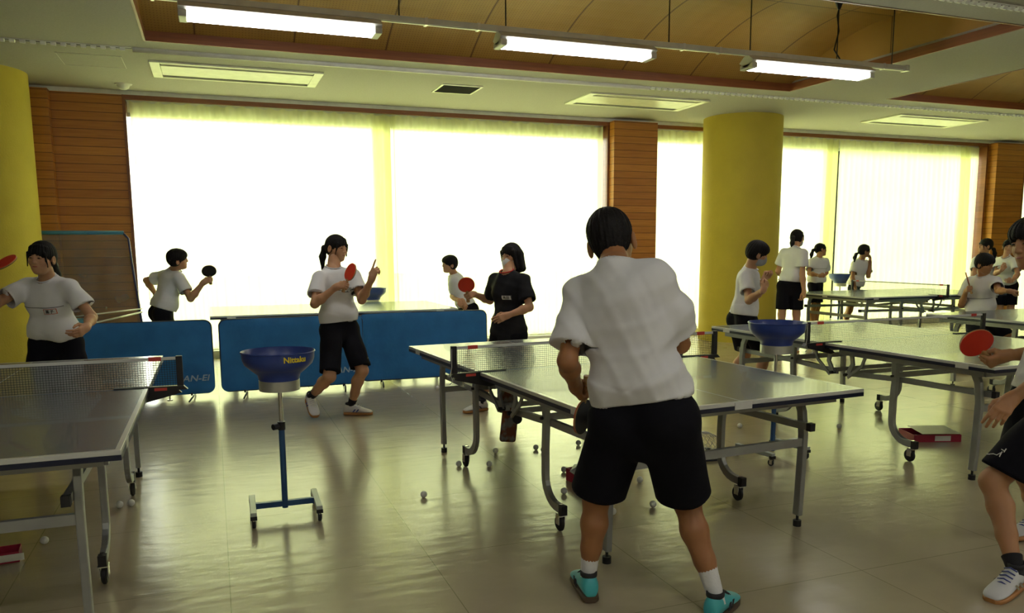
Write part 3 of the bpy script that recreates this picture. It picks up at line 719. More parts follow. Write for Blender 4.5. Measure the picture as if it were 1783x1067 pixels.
# mottled pouch hanging from the middle table
M_MOT = mat('mottled_brown_cloth', (.10, .05, .03), .8)
n, l, b = nodes(M_MOT); nz = n['Noise Texture']; nz.inputs['Scale'].default_value = 16
n['Color Ramp'].color_ramp.elements[0].color = (.16, .055, .022, 1); n['Color Ramp'].color_ramp.elements[1].color = (.20, .20, .18, 1); n['Color Ramp'].color_ramp.elements[0].position = .45; n['Color Ramp'].color_ramp.elements[1].position = .56
x, y = t2(-.47, .30)
o = thing('hanging_pouch', 'mottled brown and grey pouch hanging under the far half of the middle table', 'bag', (x, y, .38))
MB().box((.0, 0, .18), (.13, .05, .24)).build('upper_pouch', M_MOT, o, bevel=.02, bseg=3)
MB().box((.005, -.01, -.03), (.105, .045, .20), M=Matrix.Rotation(.12, 3, 'Y')).build('lower_pouch', M_MOT, o, bevel=.018, bseg=3)
MB().tube([(.05, -.05, .02), (.05, -.025, .02)], .03, 16).build('round_clip', M_BLACKP, o)
# ------------------------------------------------------------------ soft bodies: a distance field meshed as one continuous surface
def _n(v): return v/max(1e-9, float(np.linalg.norm(v)))
class Field:
    def __init__(s, lo, hi, res):
        s.res = res; s.lo = np.array(lo, float)-3*res; s.n = (np.ceil((np.array(hi, float)+3*res-s.lo)/res)).astype(int)+1
        s.a = np.full(tuple(s.n), 1.0, np.float32)
    def _box(s, lo, hi):
        i0 = np.clip(np.floor((lo-s.lo)/s.res).astype(int), 0, s.n-1); i1 = np.clip(np.ceil((hi-s.lo)/s.res).astype(int)+1, 1, s.n)
        sl = tuple(slice(a, b) for a, b in zip(i0, i1))
        ax = [(s.lo[k]+s.res*np.arange(i0[k], i1[k])).astype(np.float32) for k in range(3)]
        return sl, ax[0][:, None, None], ax[1][None, :, None], ax[2][None, None, :]
    def _merge(s, sl, d, k, sub):
        a = s.a[sl]
        if sub: d = -d; 
        if k > 0:
            if sub:
                h = np.clip(k-np.abs(a-d), 0, None)/k; r = np.maximum(a, d)+h*h*k*.25
            else:
                h = np.clip(k-np.abs(a-d), 0, None)/k; r = np.minimum(a, d)-h*h*k*.25
        else: r = np.maximum(a, d) if sub else np.minimum(a, d)
        s.a[sl] = r
    def cone(s, p, q, r1, r2, k=.02, sub=False, cut=None, flat=None):
        """round cone p->q; cut=(point, normal) keeps the side the normal points away from; flat=(axis, factor) squashes"""
        p = np.array(p, float); q = np.array(q, float); rm = max(r1, r2)*(1.0)
        m = rm*(flat[1] if flat and flat[1] > 1 else 1)+k+2*s.res
        sl, X, Y, Z = s._box(np.minimum(p, q)-m, np.maximum(p, q)+m)
        d = q-p; L2 = max(1e-9, d@d)
        dx, dy, dz = X-p[0], Y-p[1], Z-p[2]
        t = np.clip((dx*d[0]+dy*d[1]+dz*d[2])/L2, 0, 1)
        ex, ey, ez = dx-t*d[0], dy-t*d[1], dz-t*d[2]
        if flat is not None:   # scale distance along an axis
            a, f = flat; a = _n(np.array(a, float)); c = (ex*a[0]+ey*a[1]+ez*a[2])*(1/f-1)
            ex, ey, ez = ex+c*a[0], ey+c*a[1], ez+c*a[2]
        D = np.sqrt(ex*ex+ey*ey+ez*ez)-(r1+(r2-r1)*t)
        if cut is not None:
            cp, cn = np.array(cut[0], float), _n(np.array(cut[1], float))
            D = np.maximum(D, (X-cp[0])*cn[0]+(Y-cp[1])*cn[1]+(Z-cp[2])*cn[2])
        s._merge(sl, D, k, sub)
    def ell(s, c, r, B=None, k=.02, sub=False):
        """ellipsoid; B rows = axes"""
        c = np.array(c, float); r = np.array(r, float); B = np.eye(3) if B is None else np.array(B, float)
        m = r.max()+k+2*s.res
        sl, X, Y, Z = s._box(c-m, c+m)
        dx, dy, dz = X-c[0], Y-c[1], Z-c[2]
        q0 = q1 = 0
        for i in range(3):
            u = dx*B[i, 0]+dy*B[i, 1]+dz*B[i, 2]
            q0 = q0+(u/r[i])**2; q1 = q1+(u/(r[i]**2))**2
        k0 = np.sqrt(q0); k1 = np.sqrt(q1)+1e-9
        D = k0*(k0-1)/k1
        s._merge(sl, D.astype(np.float32), k, sub)
    def plane_cut(s, p, nrm):
        p = np.array(p, float); nrm = _n(np.array(nrm, float))
        sl, X, Y, Z = s._box(s.lo, s.lo+s.res*s.n)
        s.a = np.maximum(s.a, ((X-p[0])*nrm[0]+(Y-p[1])*nrm[1]+(Z-p[2])*nrm[2]).astype(np.float32))
    def mesh(s):
        a = s.a; a[0] = a[-1] = 1; a[:, 0] = a[:, -1] = 1; a[:, :, 0] = a[:, :, -1] = 1
        ins = a < 0; n = a.shape
        cnt = np.zeros((n[0]-1, n[1]-1, n[2]-1), np.int8)
        for i in (0, 1):
            for j in (0, 1):
                for k in (0, 1): cnt += ins[i:n[0]-1+i, j:n[1]-1+j, k:n[2]-1+k]
        act = (cnt > 0) & (cnt < 8); idx = np.argwhere(act); N = len(idx)
        if N == 0: return np.zeros((0, 3)), []
        vid = np.full(act.shape, -1, np.int64); vid[act] = np.arange(N)
        acc = np.zeros((N, 3)); w = np.zeros(N)
        cor = [(i, j, k) for i in (0, 1) for j in (0, 1) for k in (0, 1)]
        val = {c: a[idx[:, 0]+c[0], idx[:, 1]+c[1], idx[:, 2]+c[2]].astype(float) for c in cor}
        for c in cor:
            for ax in range(3):
                if c[ax] == 0:
                    e = list(c); e[ax] = 1; e = tuple(e); v0, v1 = val[c], val[e]; m = (v0 < 0) != (v1 < 0)
                    t = np.where(m, v0/np.where(m, v0-v1, 1), 0)
                    for q in range(3): acc[:, q] += np.where(m, c[q]+(t if q == ax else 0), 0)
                    w += m
        V = s.lo+s.res*(idx+acc/w[:, None])
        F = []
        for ax in range(3):
            b, c = (ax+1) % 3, (ax+2) % 3
            s0 = [slice(1, -1)]*3; s1 = [slice(1, -1)]*3
            s0[ax] = slice(0, n[ax]-1); s1[ax] = slice(1, n[ax])
            i0, i1 = ins[tuple(s0)], ins[tuple(s1)]
            E = np.argwhere(i0 != i1); sg = i0[tuple(E.T)]
            off = np.ones(3, int); off[ax] = 0; E = E+off
            def g(db, dc):
                e = E.copy(); e[:, b] -= db; e[:, c] -= dc; return vid[e[:, 0], e[:, 1], e[:, 2]]
            q = np.stack([g(1, 1), g(0, 1), g(0, 0), g(1, 0)], 1)
            q[~sg] = q[~sg][:, ::-1]; F.append(q)
        return V, np.concatenate(F)

def grad_normals(V, F):
    N = np.zeros_like(V); a = V[F[:, 0]]; c = V[F[:, 2]]; b = V[F[:, 1]]; d = V[F[:, 3]]
    fn = np.cross(c-a, d-b)
    for i in range(4): np.add.at(N, F[:, i], fn)
    return N/np.maximum(1e-9, np.linalg.norm(N, axis=1))[:, None]
def np_obj(name, parts, m, parent, origin, caps=None, solid=0, relax=1):
    VV = []; FF = []; o = 0
    for V, F in parts:
        VV.append(V); FF.append(np.array(F)+o); o += len(V)
    V = np.concatenate(VV); F = np.concatenate(FF)
    for _ in range(relax):   # light smoothing
        acc = np.zeros_like(V); w = np.zeros(len(V))
        for i in range(4):
            j = (i+1) % 4
            np.add.at(acc, F[:, i], V[F[:, j]]); np.add.at(acc, F[:, j], V[F[:, i]]); np.add.at(w, F[:, i], 1); np.add.at(w, F[:, j], 1)
        V = V*.5+.5*acc/np.maximum(w, 1)[:, None]
    if caps:
        keep = np.ones(len(F), bool)
        for p, nrm, rad, eps in caps:
            p = np.array(p, float); nrm = _n(np.array(nrm, float)); d = (V-p)@nrm; r = np.linalg.norm((V-p)-d[:, None]*nrm, axis=1)
            on = (np.abs(d) < eps) & (r < rad)
            snap = on; V[snap] -= d[snap, None]*nrm
            fn = np.cross(V[F[:, 2]]-V[F[:, 0]], V[F[:, 3]]-V[F[:, 1]]); ln = np.linalg.norm(fn, axis=1)+1e-12
            keep &= ~(on[F].all(1) & (np.abs(fn@nrm)/ln > .7))
        F = F[keep]
        used = np.unique(F); mp_ = np.full(len(V), -1); mp_[used] = np.arange(len(used)); V = V[used]; F = mp_[F]
    me = bpy.data.meshes.new(name); me.from_pydata((V-np.array(origin)).tolist(), [], F.tolist()); me.update()
    me.polygons.foreach_set('use_smooth', [True]*len(me.polygons))
    ob = bpy.data.objects.new(name, me); COL.objects.link(ob); me.materials.append(m); ob.parent = parent
    if solid:
        md = ob.modifiers.new('thickness', 'SOLIDIFY'); md.thickness = solid; md.offset = -1
    return ob
def folds(V, F, amp, seed, axis, freq=9, dirs=None):
    """cloth creases: displace along the normal with warped ridges"""
    rnd = np.random.RandomState(seed); N = grad_normals(V, F); h = np.zeros(len(V))
    C = V.mean(0); P = V-C
    for i in range(6):
        d = _n(rnd.randn(3)*np.array([1, 1, .9])+(np.array(dirs[i % len(dirs)])*1.6 if dirs else 0)); e = _n(rnd.randn(3))
        f = freq*rnd.uniform(.6, 2.2)
        ph = f*(P@d)+1.3*np.sin(3.7*(P@e)+rnd.uniform(0, 6))+rnd.uniform(0, 6)
        m = .501+.499*np.sin(4.1*(P@_n(rnd.randn(3)))+rnd.uniform(0, 6))
        h += (.5+.5*np.sin(1.7*ph))**2.6*m**1.3*rnd.uniform(.6, 1.2)*min(1, 18/f)
    h = np.nan_to_num(h); h = h-.25*h.mean()
    return V+N*(h*amp)[:, None]

# ------------------------------------------------------------------ people
SKIN = {k: mat('skin_'+k, c, .5, var=.05, vscale=12, sss=.15, spec=.35) for k, c in dict(light=(.50, .27, .15), mid=(.40, .20, .095), tan=(.34, .155, .065)).items()}
M_HAIR = mat('black_hair', (.006, .005, .0045), .6, var=.2, vscale=30, bump=.4, bscale=160, spec=.22)
M_TEE = mat('white_cotton', (.70, .70, .72), .9, var=.03, vscale=5, bump=.3, bscale=9, spec=.2)
M_BTEE = mat('black_sportswear', (.012, .012, .014), .8, var=.1, bump=.3, bscale=9, spec=.2)
M_SHORT = mat('black_shorts_cloth', (.006, .006, .009), .85, var=.1, bump=.25, bscale=8, spec=.15)
M_NAVYS = mat('navy_shorts_cloth', (.010, .012, .028), .85, var=.1, bump=.25, bscale=8, spec=.15)
M_EYEW = mat('eye_white', (.55, .52, .48), .3); M_IRIS = mat('dark_iris', (.01, .008, .006), .2); M_LIP = mat('lips', (.36, .12, .085), .5)
M_MASKW = mat('white_face_mask', (.68, .69, .70), .9); M_MASKG = mat('grey_face_mask', (.32, .33, .34), .9)
M_SOLEG = mat('gum_sole', (.42, .19, .06), .5); M_SHOEW = mat('white_shoe', (.60, .60, .62), .5)
M_SHOET = mat('turquoise_shoe', (.06, .42, .46), .4); M_SHOEB = mat('black_shoe_lining', (.015, .015, .018), .7)
M_SOCKW = mat('white_sock', (.68, .68, .68), .9, bump=.3, bscale=60); M_SOCKB = mat('black_sock', (.01, .01, .012), .9)
M_WOODB = mat('racket_wood', (.42, .24, .09), .5); M_RRED = mat('red_rubber', (.62, .035, .015), .45); M_RBLK = mat('black_rubber_sheet', (.015, .015, .018), .45)
M_PRINT = mat('dark_print', (.02, .02, .025), .7); M_REDP = mat('red_print', (.55, .08, .03), .7); M_RCOL = mat('red_collar', (.50, .025, .015), .8)
M_BLUEP = mat('blue_print', (.04, .06, .25), .5)

def make_racket(hand, tipdir, nrm, label, rear=None, gap=.045):
    """hand: centre of the fist; tipdir: handle->blade; nrm: direction the front rubber faces"""
    y = _n(np.array(tipdir, float)); z = np.array(nrm, float); z = _n(z-y*(z@y)); x = np.cross(y, z)
    o = thing('racket', label, 'racket', tuple(hand), group=None)
    M = Matrix((x, y, z)).transposed()
    o.rotation_euler = M.to_euler()
    out = []
    for i in range(40):
        a = 2*math.pi*i/40
        r = .0755; px_, py_ = r*math.sin(a), -.079*math.cos(a)
        if py_ < -.04: px_ *= 1-.45*((-.04-py_)/.039)**1.5*.6
        out.append((px_, py_+gap+.079))
    def slab(z0, z1, sc, lo=None):
        mb = MB(); c = gap+.079
        pts = [((p[0])*sc, c+(p[1]-c)*sc) for p in out]
        if lo is not None: pts = [(p[0], max(p[1], lo)) for p in pts]
        m_ = len(pts)
        mb.add([(p[0], p[1], z0) for p in pts]+[(p[0], p[1], z1) for p in pts], [tuple(range(m_))[::-1], tuple(range(m_, 2*m_))]+[(i, (i+1) % m_, m_+(i+1) % m_, m_+i) for i in range(m_)])
        return mb
    slab(-.003, .003, 1.0).build('blade', M_WOODB, o)
    slab(.003, .0065, .99, gap+.012).build('red_rubber', M_RRED, o)
    slab(-.0065, -.003, .99, gap+.012).build('black_rubber', M_RBLK, o)
    h = MB(); h.sweep([(0, gap+.02, 0), (0, gap-.01, 0), (0, -.02, 0), (0, -.055, 0)], [(.014*math.cos(t), .011*math.sin(t)) for t in [2*math.pi*i/12 for i in range(12)]], up=(0, 0, 1), scales=[.8, .95, 1, 1.25])
    h.build('handle', M_WOODB if rear is None else rear, o, smooth=True, angle=50)
    return o

def frame_from(fwd, up):
    f = _n(np.array(fwd, float)); u = np.array(up, float); u = _n(u-f*(u@f)); s_ = np.cross(u, f)   # s_ = person's left
    return f, u, s_

def head_parts(P, top, skin, hair, H, hc, fwd, up, neck, style, mask=None, res=.004, detail=True, blend_hair=1):
    """hc = centre of the head (between the ears)"""
    S = H/1.66; f, u, s_ = frame_from(fwd, up); B = np.array([s_, f, u])
    def L(x, y, z): return hc+S*(s_*x+f*y+u*z)
    R = lambda a: np.array(a)*S
    F_ = Field(hc-.17*S, hc+.17*S, res)
    # cranium, face, jaw
    F_.ell(L(0, -.012, .03), R((.074, .092, .083)), B, k=.0)
    F_.ell(L(0, .022, -.025), R((.062, .068, .080)), B, k=.03)
    F_.ell(L(0, .040, -.068), R((.040, .045, .042)), B, k=.03)
    F_.ell(L(0, .074, -.088), R((.020, .016, .016)), B, k=.02)
    for q in (-1, 1):
        F_.ell(L(q*.040, .055, -.022), R((.022, .022, .022)), B, k=.02)
        F_.ell(L(q*.030, .090, .012), R((.019, .014, .012)), B, k=.012, sub=True)
        F_.ell(L(q*.030, .0805, .010), R((.015, .010, .009)), B, k=.004)
        F_.ell(L(q*.081, -.006, -.010), R((.011, .019, .033)), B, k=.006)
        F_.ell(L(q*.087, .000, -.006), R((.006, .010, .018)), B, k=.004, sub=True)
    F_.cone(L(0, .088, .022), L(0, .103, -.020), .008*S, .010*S, k=.014)
    for q in (-1, 1): F_.ell(L(q*.010, .094, -.024), R((.008, .009, .007)), B, k=.006)
    F_.ell(L(0, .081, -.052), R((.025, .013, .014)), B, k=.012)
    F_.ell(L(0, .092, -.0515), R((.02, .006, .0016)), B, k=.003, sub=True)
    # neck
    F_.cone(L(0, -.018, -.05), neck, .050*S, .056*S, k=.02)
    top.append(F_.mesh())
    def small(name, mb, m, par=None): return mb.build(name, m, par or P['body'] if 'body' in P else P['root'], origin=P['o'], smooth=True)
    M3 = Matrix((tuple(s_), tuple(f), tuple(u))).transposed()
    P['face'] = []
    if detail:
        for q in (-1, 1):
            P['face'].append(('eye', MB().ball(L(q*.030, .0885, .0095), S*.0045, 12, (2.4, .55, .85), M3), M_IRIS))
            P['face'].append(('eyebrow', MB().tube([L(q*.016, .095, .028), L(q*.030, .0935, .032), L(q*.046, .082, .028)], .0022*S, 6), M_HAIR))
        if not mask:
            P['face'].append(('lips', MB().ball(L(0, .0925, -.0515), S*.006, 14, (3.2, .8, 1.05), M3), M_LIP))
    # hair
    lo, hi = hc-.19*S, hc+.19*S
    if style in ('pony', 'bob', 'lowpony'): lo = hc-np.array([.27, .27, .40])*S; hi = hc+np.array([.27, .27, .19])*S
    G = Field(lo, hi, res)
    G.ell(L(0, -.014, .034), R((.084, .104, .094)), B, k=0)
    if style == 'short':      # boy, cropped at the nape
        G.a[:] = 1.0; G.ell(L(0, -.014, .034), R((.081, .102, .094)), B, k=0); G.ell(L(0, -.045, -.010), R((.058, .060, .080)), B, k=.02)
        G.ell(L(0, .105, -.052), R((.085, .088, .110)), B, k=.01, sub=True)
        G.ell(L(0, -.03, -.122), R((.085, .10, .065)), B, k=.012, sub=True)
        for q in (-1, 1):
            G.ell(L(q*.092, .004, -.022), R((.032, .036, .046)), B, k=.006, sub=True); G.ell(L(q*.098, -.045, -.085), R((.052, .075, .060)), B, k=.015, sub=True)
    elif style == 'bowl':
        G.ell(L(0, -.028, -.004), R((.084, .080, .078)), B, k=.025)
        G.ell(L(0, .012, .050), R((.088, .096, .070)), B, k=.02)
        G.ell(L(0, .118, -.062), R((.078, .085, .100)), B, k=.008, sub=True)
        G.ell(L(0, -.02, -.135), R((.09, .11, .068)), B, k=.012, sub=True)
        for q in (-1, 1): G.ell(L(q*.088, .012, -.035), R((.022, .035, .045)), B, k=.006, sub=True)
    elif style in ('pony', 'lowpony'):
        G.ell(L(0, -.035, .0), R((.078, .075, .075)), B, k=.02)
        G.ell(L(0, .115, -.060), R((.070, .085, .108)), B, k=.008, sub=True)
        G.ell(L(0, -.01, -.130), R((.09, .10, .064)), B, k=.012, sub=True)
        for q in (-1, 1):
            G.ell(L(q*.086, .0, -.022), R((.018, .026, .036)), B, k=.006, sub=True)
            G.cone(L(q*.060, .068, .045), L(q*.072, .058, -.055), .009*S, .004*S, k=.008)
        z0 = .02 if style == 'pony' else -.035
        dn = np.array([0, 0, -1.0])
        a = L(0, -.105, z0); b_ = L(0, -.145, z0-.025)
        ln = P.get('tail', .20)
        c_ = b_+(dn*.55-f*.25)*ln*.5*S+dn*.02; d_ = c_+(dn*.9-f*.05)*ln*.6*S
        G.cone(a, b_, .018*S, .026*S, k=.01); G.cone(b_, c_, .026*S, .030*S, k=.015); G.cone(c_, d_, .030*S, .010*S, k=.02)
    elif style == 'bob':
        for q in (-1, 1):
            G.cone(L(q*.066, -.015, .02), L(q*.084, -.02, -.115), .036*S, .030*S, k=.03)
            G.cone(L(q*.070, .045, .05), L(q*.080, .030, -.105), .018*S, .015*S, k=.02)
        G.cone(L(0, -.07, .0), L(0, -.085, -.125), .050*S, .044*S, k=.04)
        for q in (-1, 1): G.cone(L(q*.045, -.06, .0), L(q*.055, -.07, -.125), .045*S, .036*S, k=.03)
        G.ell(L(0, .125, -.055), R((.066, .090, .112)), B, k=.008, sub=True)
        G.ell(L(0, .02, -.12), R((.045, .06, .07)), B, k=.01, sub=True)
        pass
    # fringe
    if style != 'short':
        for i in range(9):
            t = (i-4)/4
            G.cone(L(t*.055, .060-.022*t*t, .090-.012*t*t), L(t*.063+.003, .083-.030*t*t, .040-.014*abs(t)), .012*S, .006*S, k=.010)
    else:
        for i in range(7):
            t = (i-3)/3; G.cone(L(t*.05, .055-.02*t*t, .09), L(t*.058, .080-.03*t*t, .060), .012*S, .007*S, k=.010)
    V, F = G.mesh()
    # strands
    N = grad_normals(V, F); r = (V-hc)/S; az = np.arctan2(r@f, r@s_)
    h = .0016*np.sin(az*26+3*np.sin((r@u)*20))+.0012*np.sin(az*47+1.0+(r@u)*14)
    V = V+N*(h*S)[:, None]
    hair.append((V, F))
    if mask:
        K = Field(hc-.14*S, hc+.14*S, res)
        K.ell(L(0, .040, -.056), R((.065, .072, .060)), B, k=0); K.ell(L(0, .080, -.050), R((.034, .037, .044)), B, k=.02)
        K.plane_cut(L(0, .012, 0), -f)
        mo = np_obj('face_mask', [K.mesh()], mask, P['root'], P['o'], relax=2)
        for q in (-1, 1): MB().tube([L(q*.058, .03, -.03), L(q*.074, .01, -.01), L(q*.082, -.02, .0)], .0016*S, 5).build('ear_loop', mask, mo, origin=P['o'])

def hand_mesh(wrist, d, n_, thumb, H, curl=.3, point=False, res=.003, spread=.12, elbow=None, r_w=.026, tcurl=.5):
    """wrist point, d = wrist->knuckles, n_ = out of the palm, thumb = side the thumb is on"""
    S = H/1.66; d = _n(np.array(d, float)); n_ = np.array(n_, float); n_ = _n(n_-d*(n_@d)); t = np.cross(d, n_); 
    if t@np.array(thumb, float) < 0: t = -t
    w = np.array(wrist, float); lo = w-.21*S; hi = w+.21*S
    arm0 = None
    if elbow is not None:
        arm0 = np.array(elbow, float); lo = np.minimum(lo, arm0-.07); hi = np.maximum(hi, arm0+.07)
    K = Field(lo, hi, res)
    for q, ln in ((.027, .083), (.010, .086), (-.008, .082), (-.025, .074)):
        K.cone(w+S*t*q*.55+d*.005, w+S*(t*q+d*ln), .0145*S, .0115*S, k=.014)
    fl = [(.027, .083, .040, .024, .020), (.010, .086, .044, .028, .021), (-.008, .082, .041, .026, .020), (-.025, .074, .033, .020, .018)]
    for i, (q, ln, a, b_, c_) in enumerate(fl):
        cu = curl+.06*i if not point else (.05 if i == 0 else .75)
        if cu > 1: cu = 1
        p = w+S*(t*q+d*ln); ang = 0; dirv = _n(d+t*spread*(1.5-i)*.5); rr = .0092*S
        for j, sg in enumerate((a, b_, c_)):
            ang += cu*(1.35, 1.6, .9)[j]
            v = dirv*math.cos(ang)+n_*math.sin(ang)
            q2 = p+v*sg*S; K.cone(p, q2, rr, rr*.90, k=.005 if j == 0 else .003); p = q2; rr *= .90
    tb = w+S*(t*.020+d*.018+n_*.006); t1 = tb+S*(t*.026+d*.028+n_*.010)*(1-.2*tcurl)+n_*.008*S*tcurl; t2_ = t1+S*(t*(.012-.022*tcurl)+d*.026+n_*.018*tcurl); t3 = t2_+S*(t*(.004-.02*tcurl)+d*.018+n_*.008*tcurl)
    K.cone(tb, t1, .017*S, .0125*S, k=.012); K.cone(t1, t2_, .0115*S, .010*S, k=.004); K.cone(t2_, t3, .010*S, .008*S, k=.003)
    if arm0 is not None:
        m_ = arm0+(w-arm0)*.3
        K.cone(arm0, m_, .036*S, .039*S, k=.02); K.cone(m_, w, .038*S, r_w*.9*S, k=.02)
    K.cone(w-d*.02*S, w+d*.02*S, r_w*.85*S, .024*S, k=.015, flat=(t, 1.12))
    return K.mesh()

def shoe(P, ankle, toe_dir, H, upper, sole_m, stripe=None, lace=M_WHITE, roll=0, pitch=0, L=.262, ground=None, lining=None):
    """low sports shoe: lofted upper on a separate sole"""
    S = H/1.66; f = np.array(toe_dir, float); up0 = np.array([0, 0, 1.0])
    if abs(f[2]) < .01: f[2] = 0
    f = _n(f); s_ = _n(np.cross(up0, f)); u = np.cross(f, s_)
    heel = np.array(ankle, float)-u*.082*S-f*.055*S
    if ground is not None: heel[2] = ground
    def pt(x, y, z): return heel+S*(f*x+s_*y+u*z)
    prof = [(-.010, .022, .060, .022), (.0, .032, .100, .032), (.03, .038, .108, .037), (.065, .040, .106, .038), (.095, .041, .094, .040), (.13, .044, .076, .043), (.17, .048, .060, .046), (.205, .047, .050, .045), (.232, .039, .042, .037), (.247, .024, .032, .022)]
    k = 20
    def loft(fn):
        vs = []
        for x, hw, h, bw in prof:
            x2 = x*L/.262
            for i in range(k):
                a = 2*math.pi*i/k; ca, sa = math.cos(a), math.sin(a)
                vs.append(fn(x2, hw, h, bw, ca, sa))
        n_ = len(prof)
        fs = [(i*k+j, i*k+(j+1) % k, (i+1)*k+(j+1) % k, (i+1)*k+j) for i in range(n_-1) for j in range(k)]
        return vs, fs+[tuple(range(k))[::-1], tuple((n_-1)*k+j for j in range(k))]
    def up_(x, hw, h, bw, ca, sa):
        z = .018+(h-.018)*(.5+.5*sa); wd = hw*(abs(ca)**.75)*math.copysign(1, ca)*(1.0 if sa < 0 else 1-.22*sa)
        return pt(x, wd, z)
    def so_(x, hw, h, bw, ca, sa):
        return pt(x, (bw+.001)*(abs(ca)**.5)*math.copysign(1, ca), .012+.013*math.copysign(abs(sa)**.6, sa))
    vs, fs = loft(up_); o = MB().add(vs, fs).build('shoe', upper, P['root'], origin=P['o'], smooth=True)
    m = o.modifiers.new('sub', 'SUBSURF'); m.levels = m.render_levels = 1
    vs, fs = loft(so_); MB().add(vs, fs).build('sole', sole_m, o, origin=P['o'], smooth=True, angle=50)
    co = MB().lathe([(.032*S, -.012*S), (.040*S, -.004*S), (.040*S, .012*S), (.033*S, .014*S), (.029*S, -.012*S)], tuple(pt(.045, 0, .099)), 20, Matrix((tuple(f), tuple(s_*.85), tuple(u))).transposed())
    co.build('collar', lining or M_SHOEB, o, origin=P['o'], smooth=True)
    lc = MB()
    for i in range(5):
        x = .09+.017*i; z = .092-.0095*i
        lc.tube([pt(x, -.026, z+.002), pt(x+.004, 0, z+.013), pt(x, .026, z+.002)], .003*S, 6)
    lc.build('laces', lace, o, origin=P['o'], smooth=True)
    if stripe:
        for sd in (-1, 1):
            st_ = MB()
            for x0 in (.075, .105):
                a = [pt(x0, sd*.0425, .030), pt(x0+.014, sd*.0435, .030), pt(x0+.034, sd*.041, .056), pt(x0+.02, sd*.040, .056)]
                st_.add(a+[p+s_*sd*.003 for p in a], [(0, 1, 2, 3), (7, 6, 5, 4), (0, 4, 5, 1), (1, 5, 6, 2), (2, 6, 7, 3), (3, 7, 4, 0)])
            st_.build('side_mark', stripe, o, origin=P['o'])
    return o

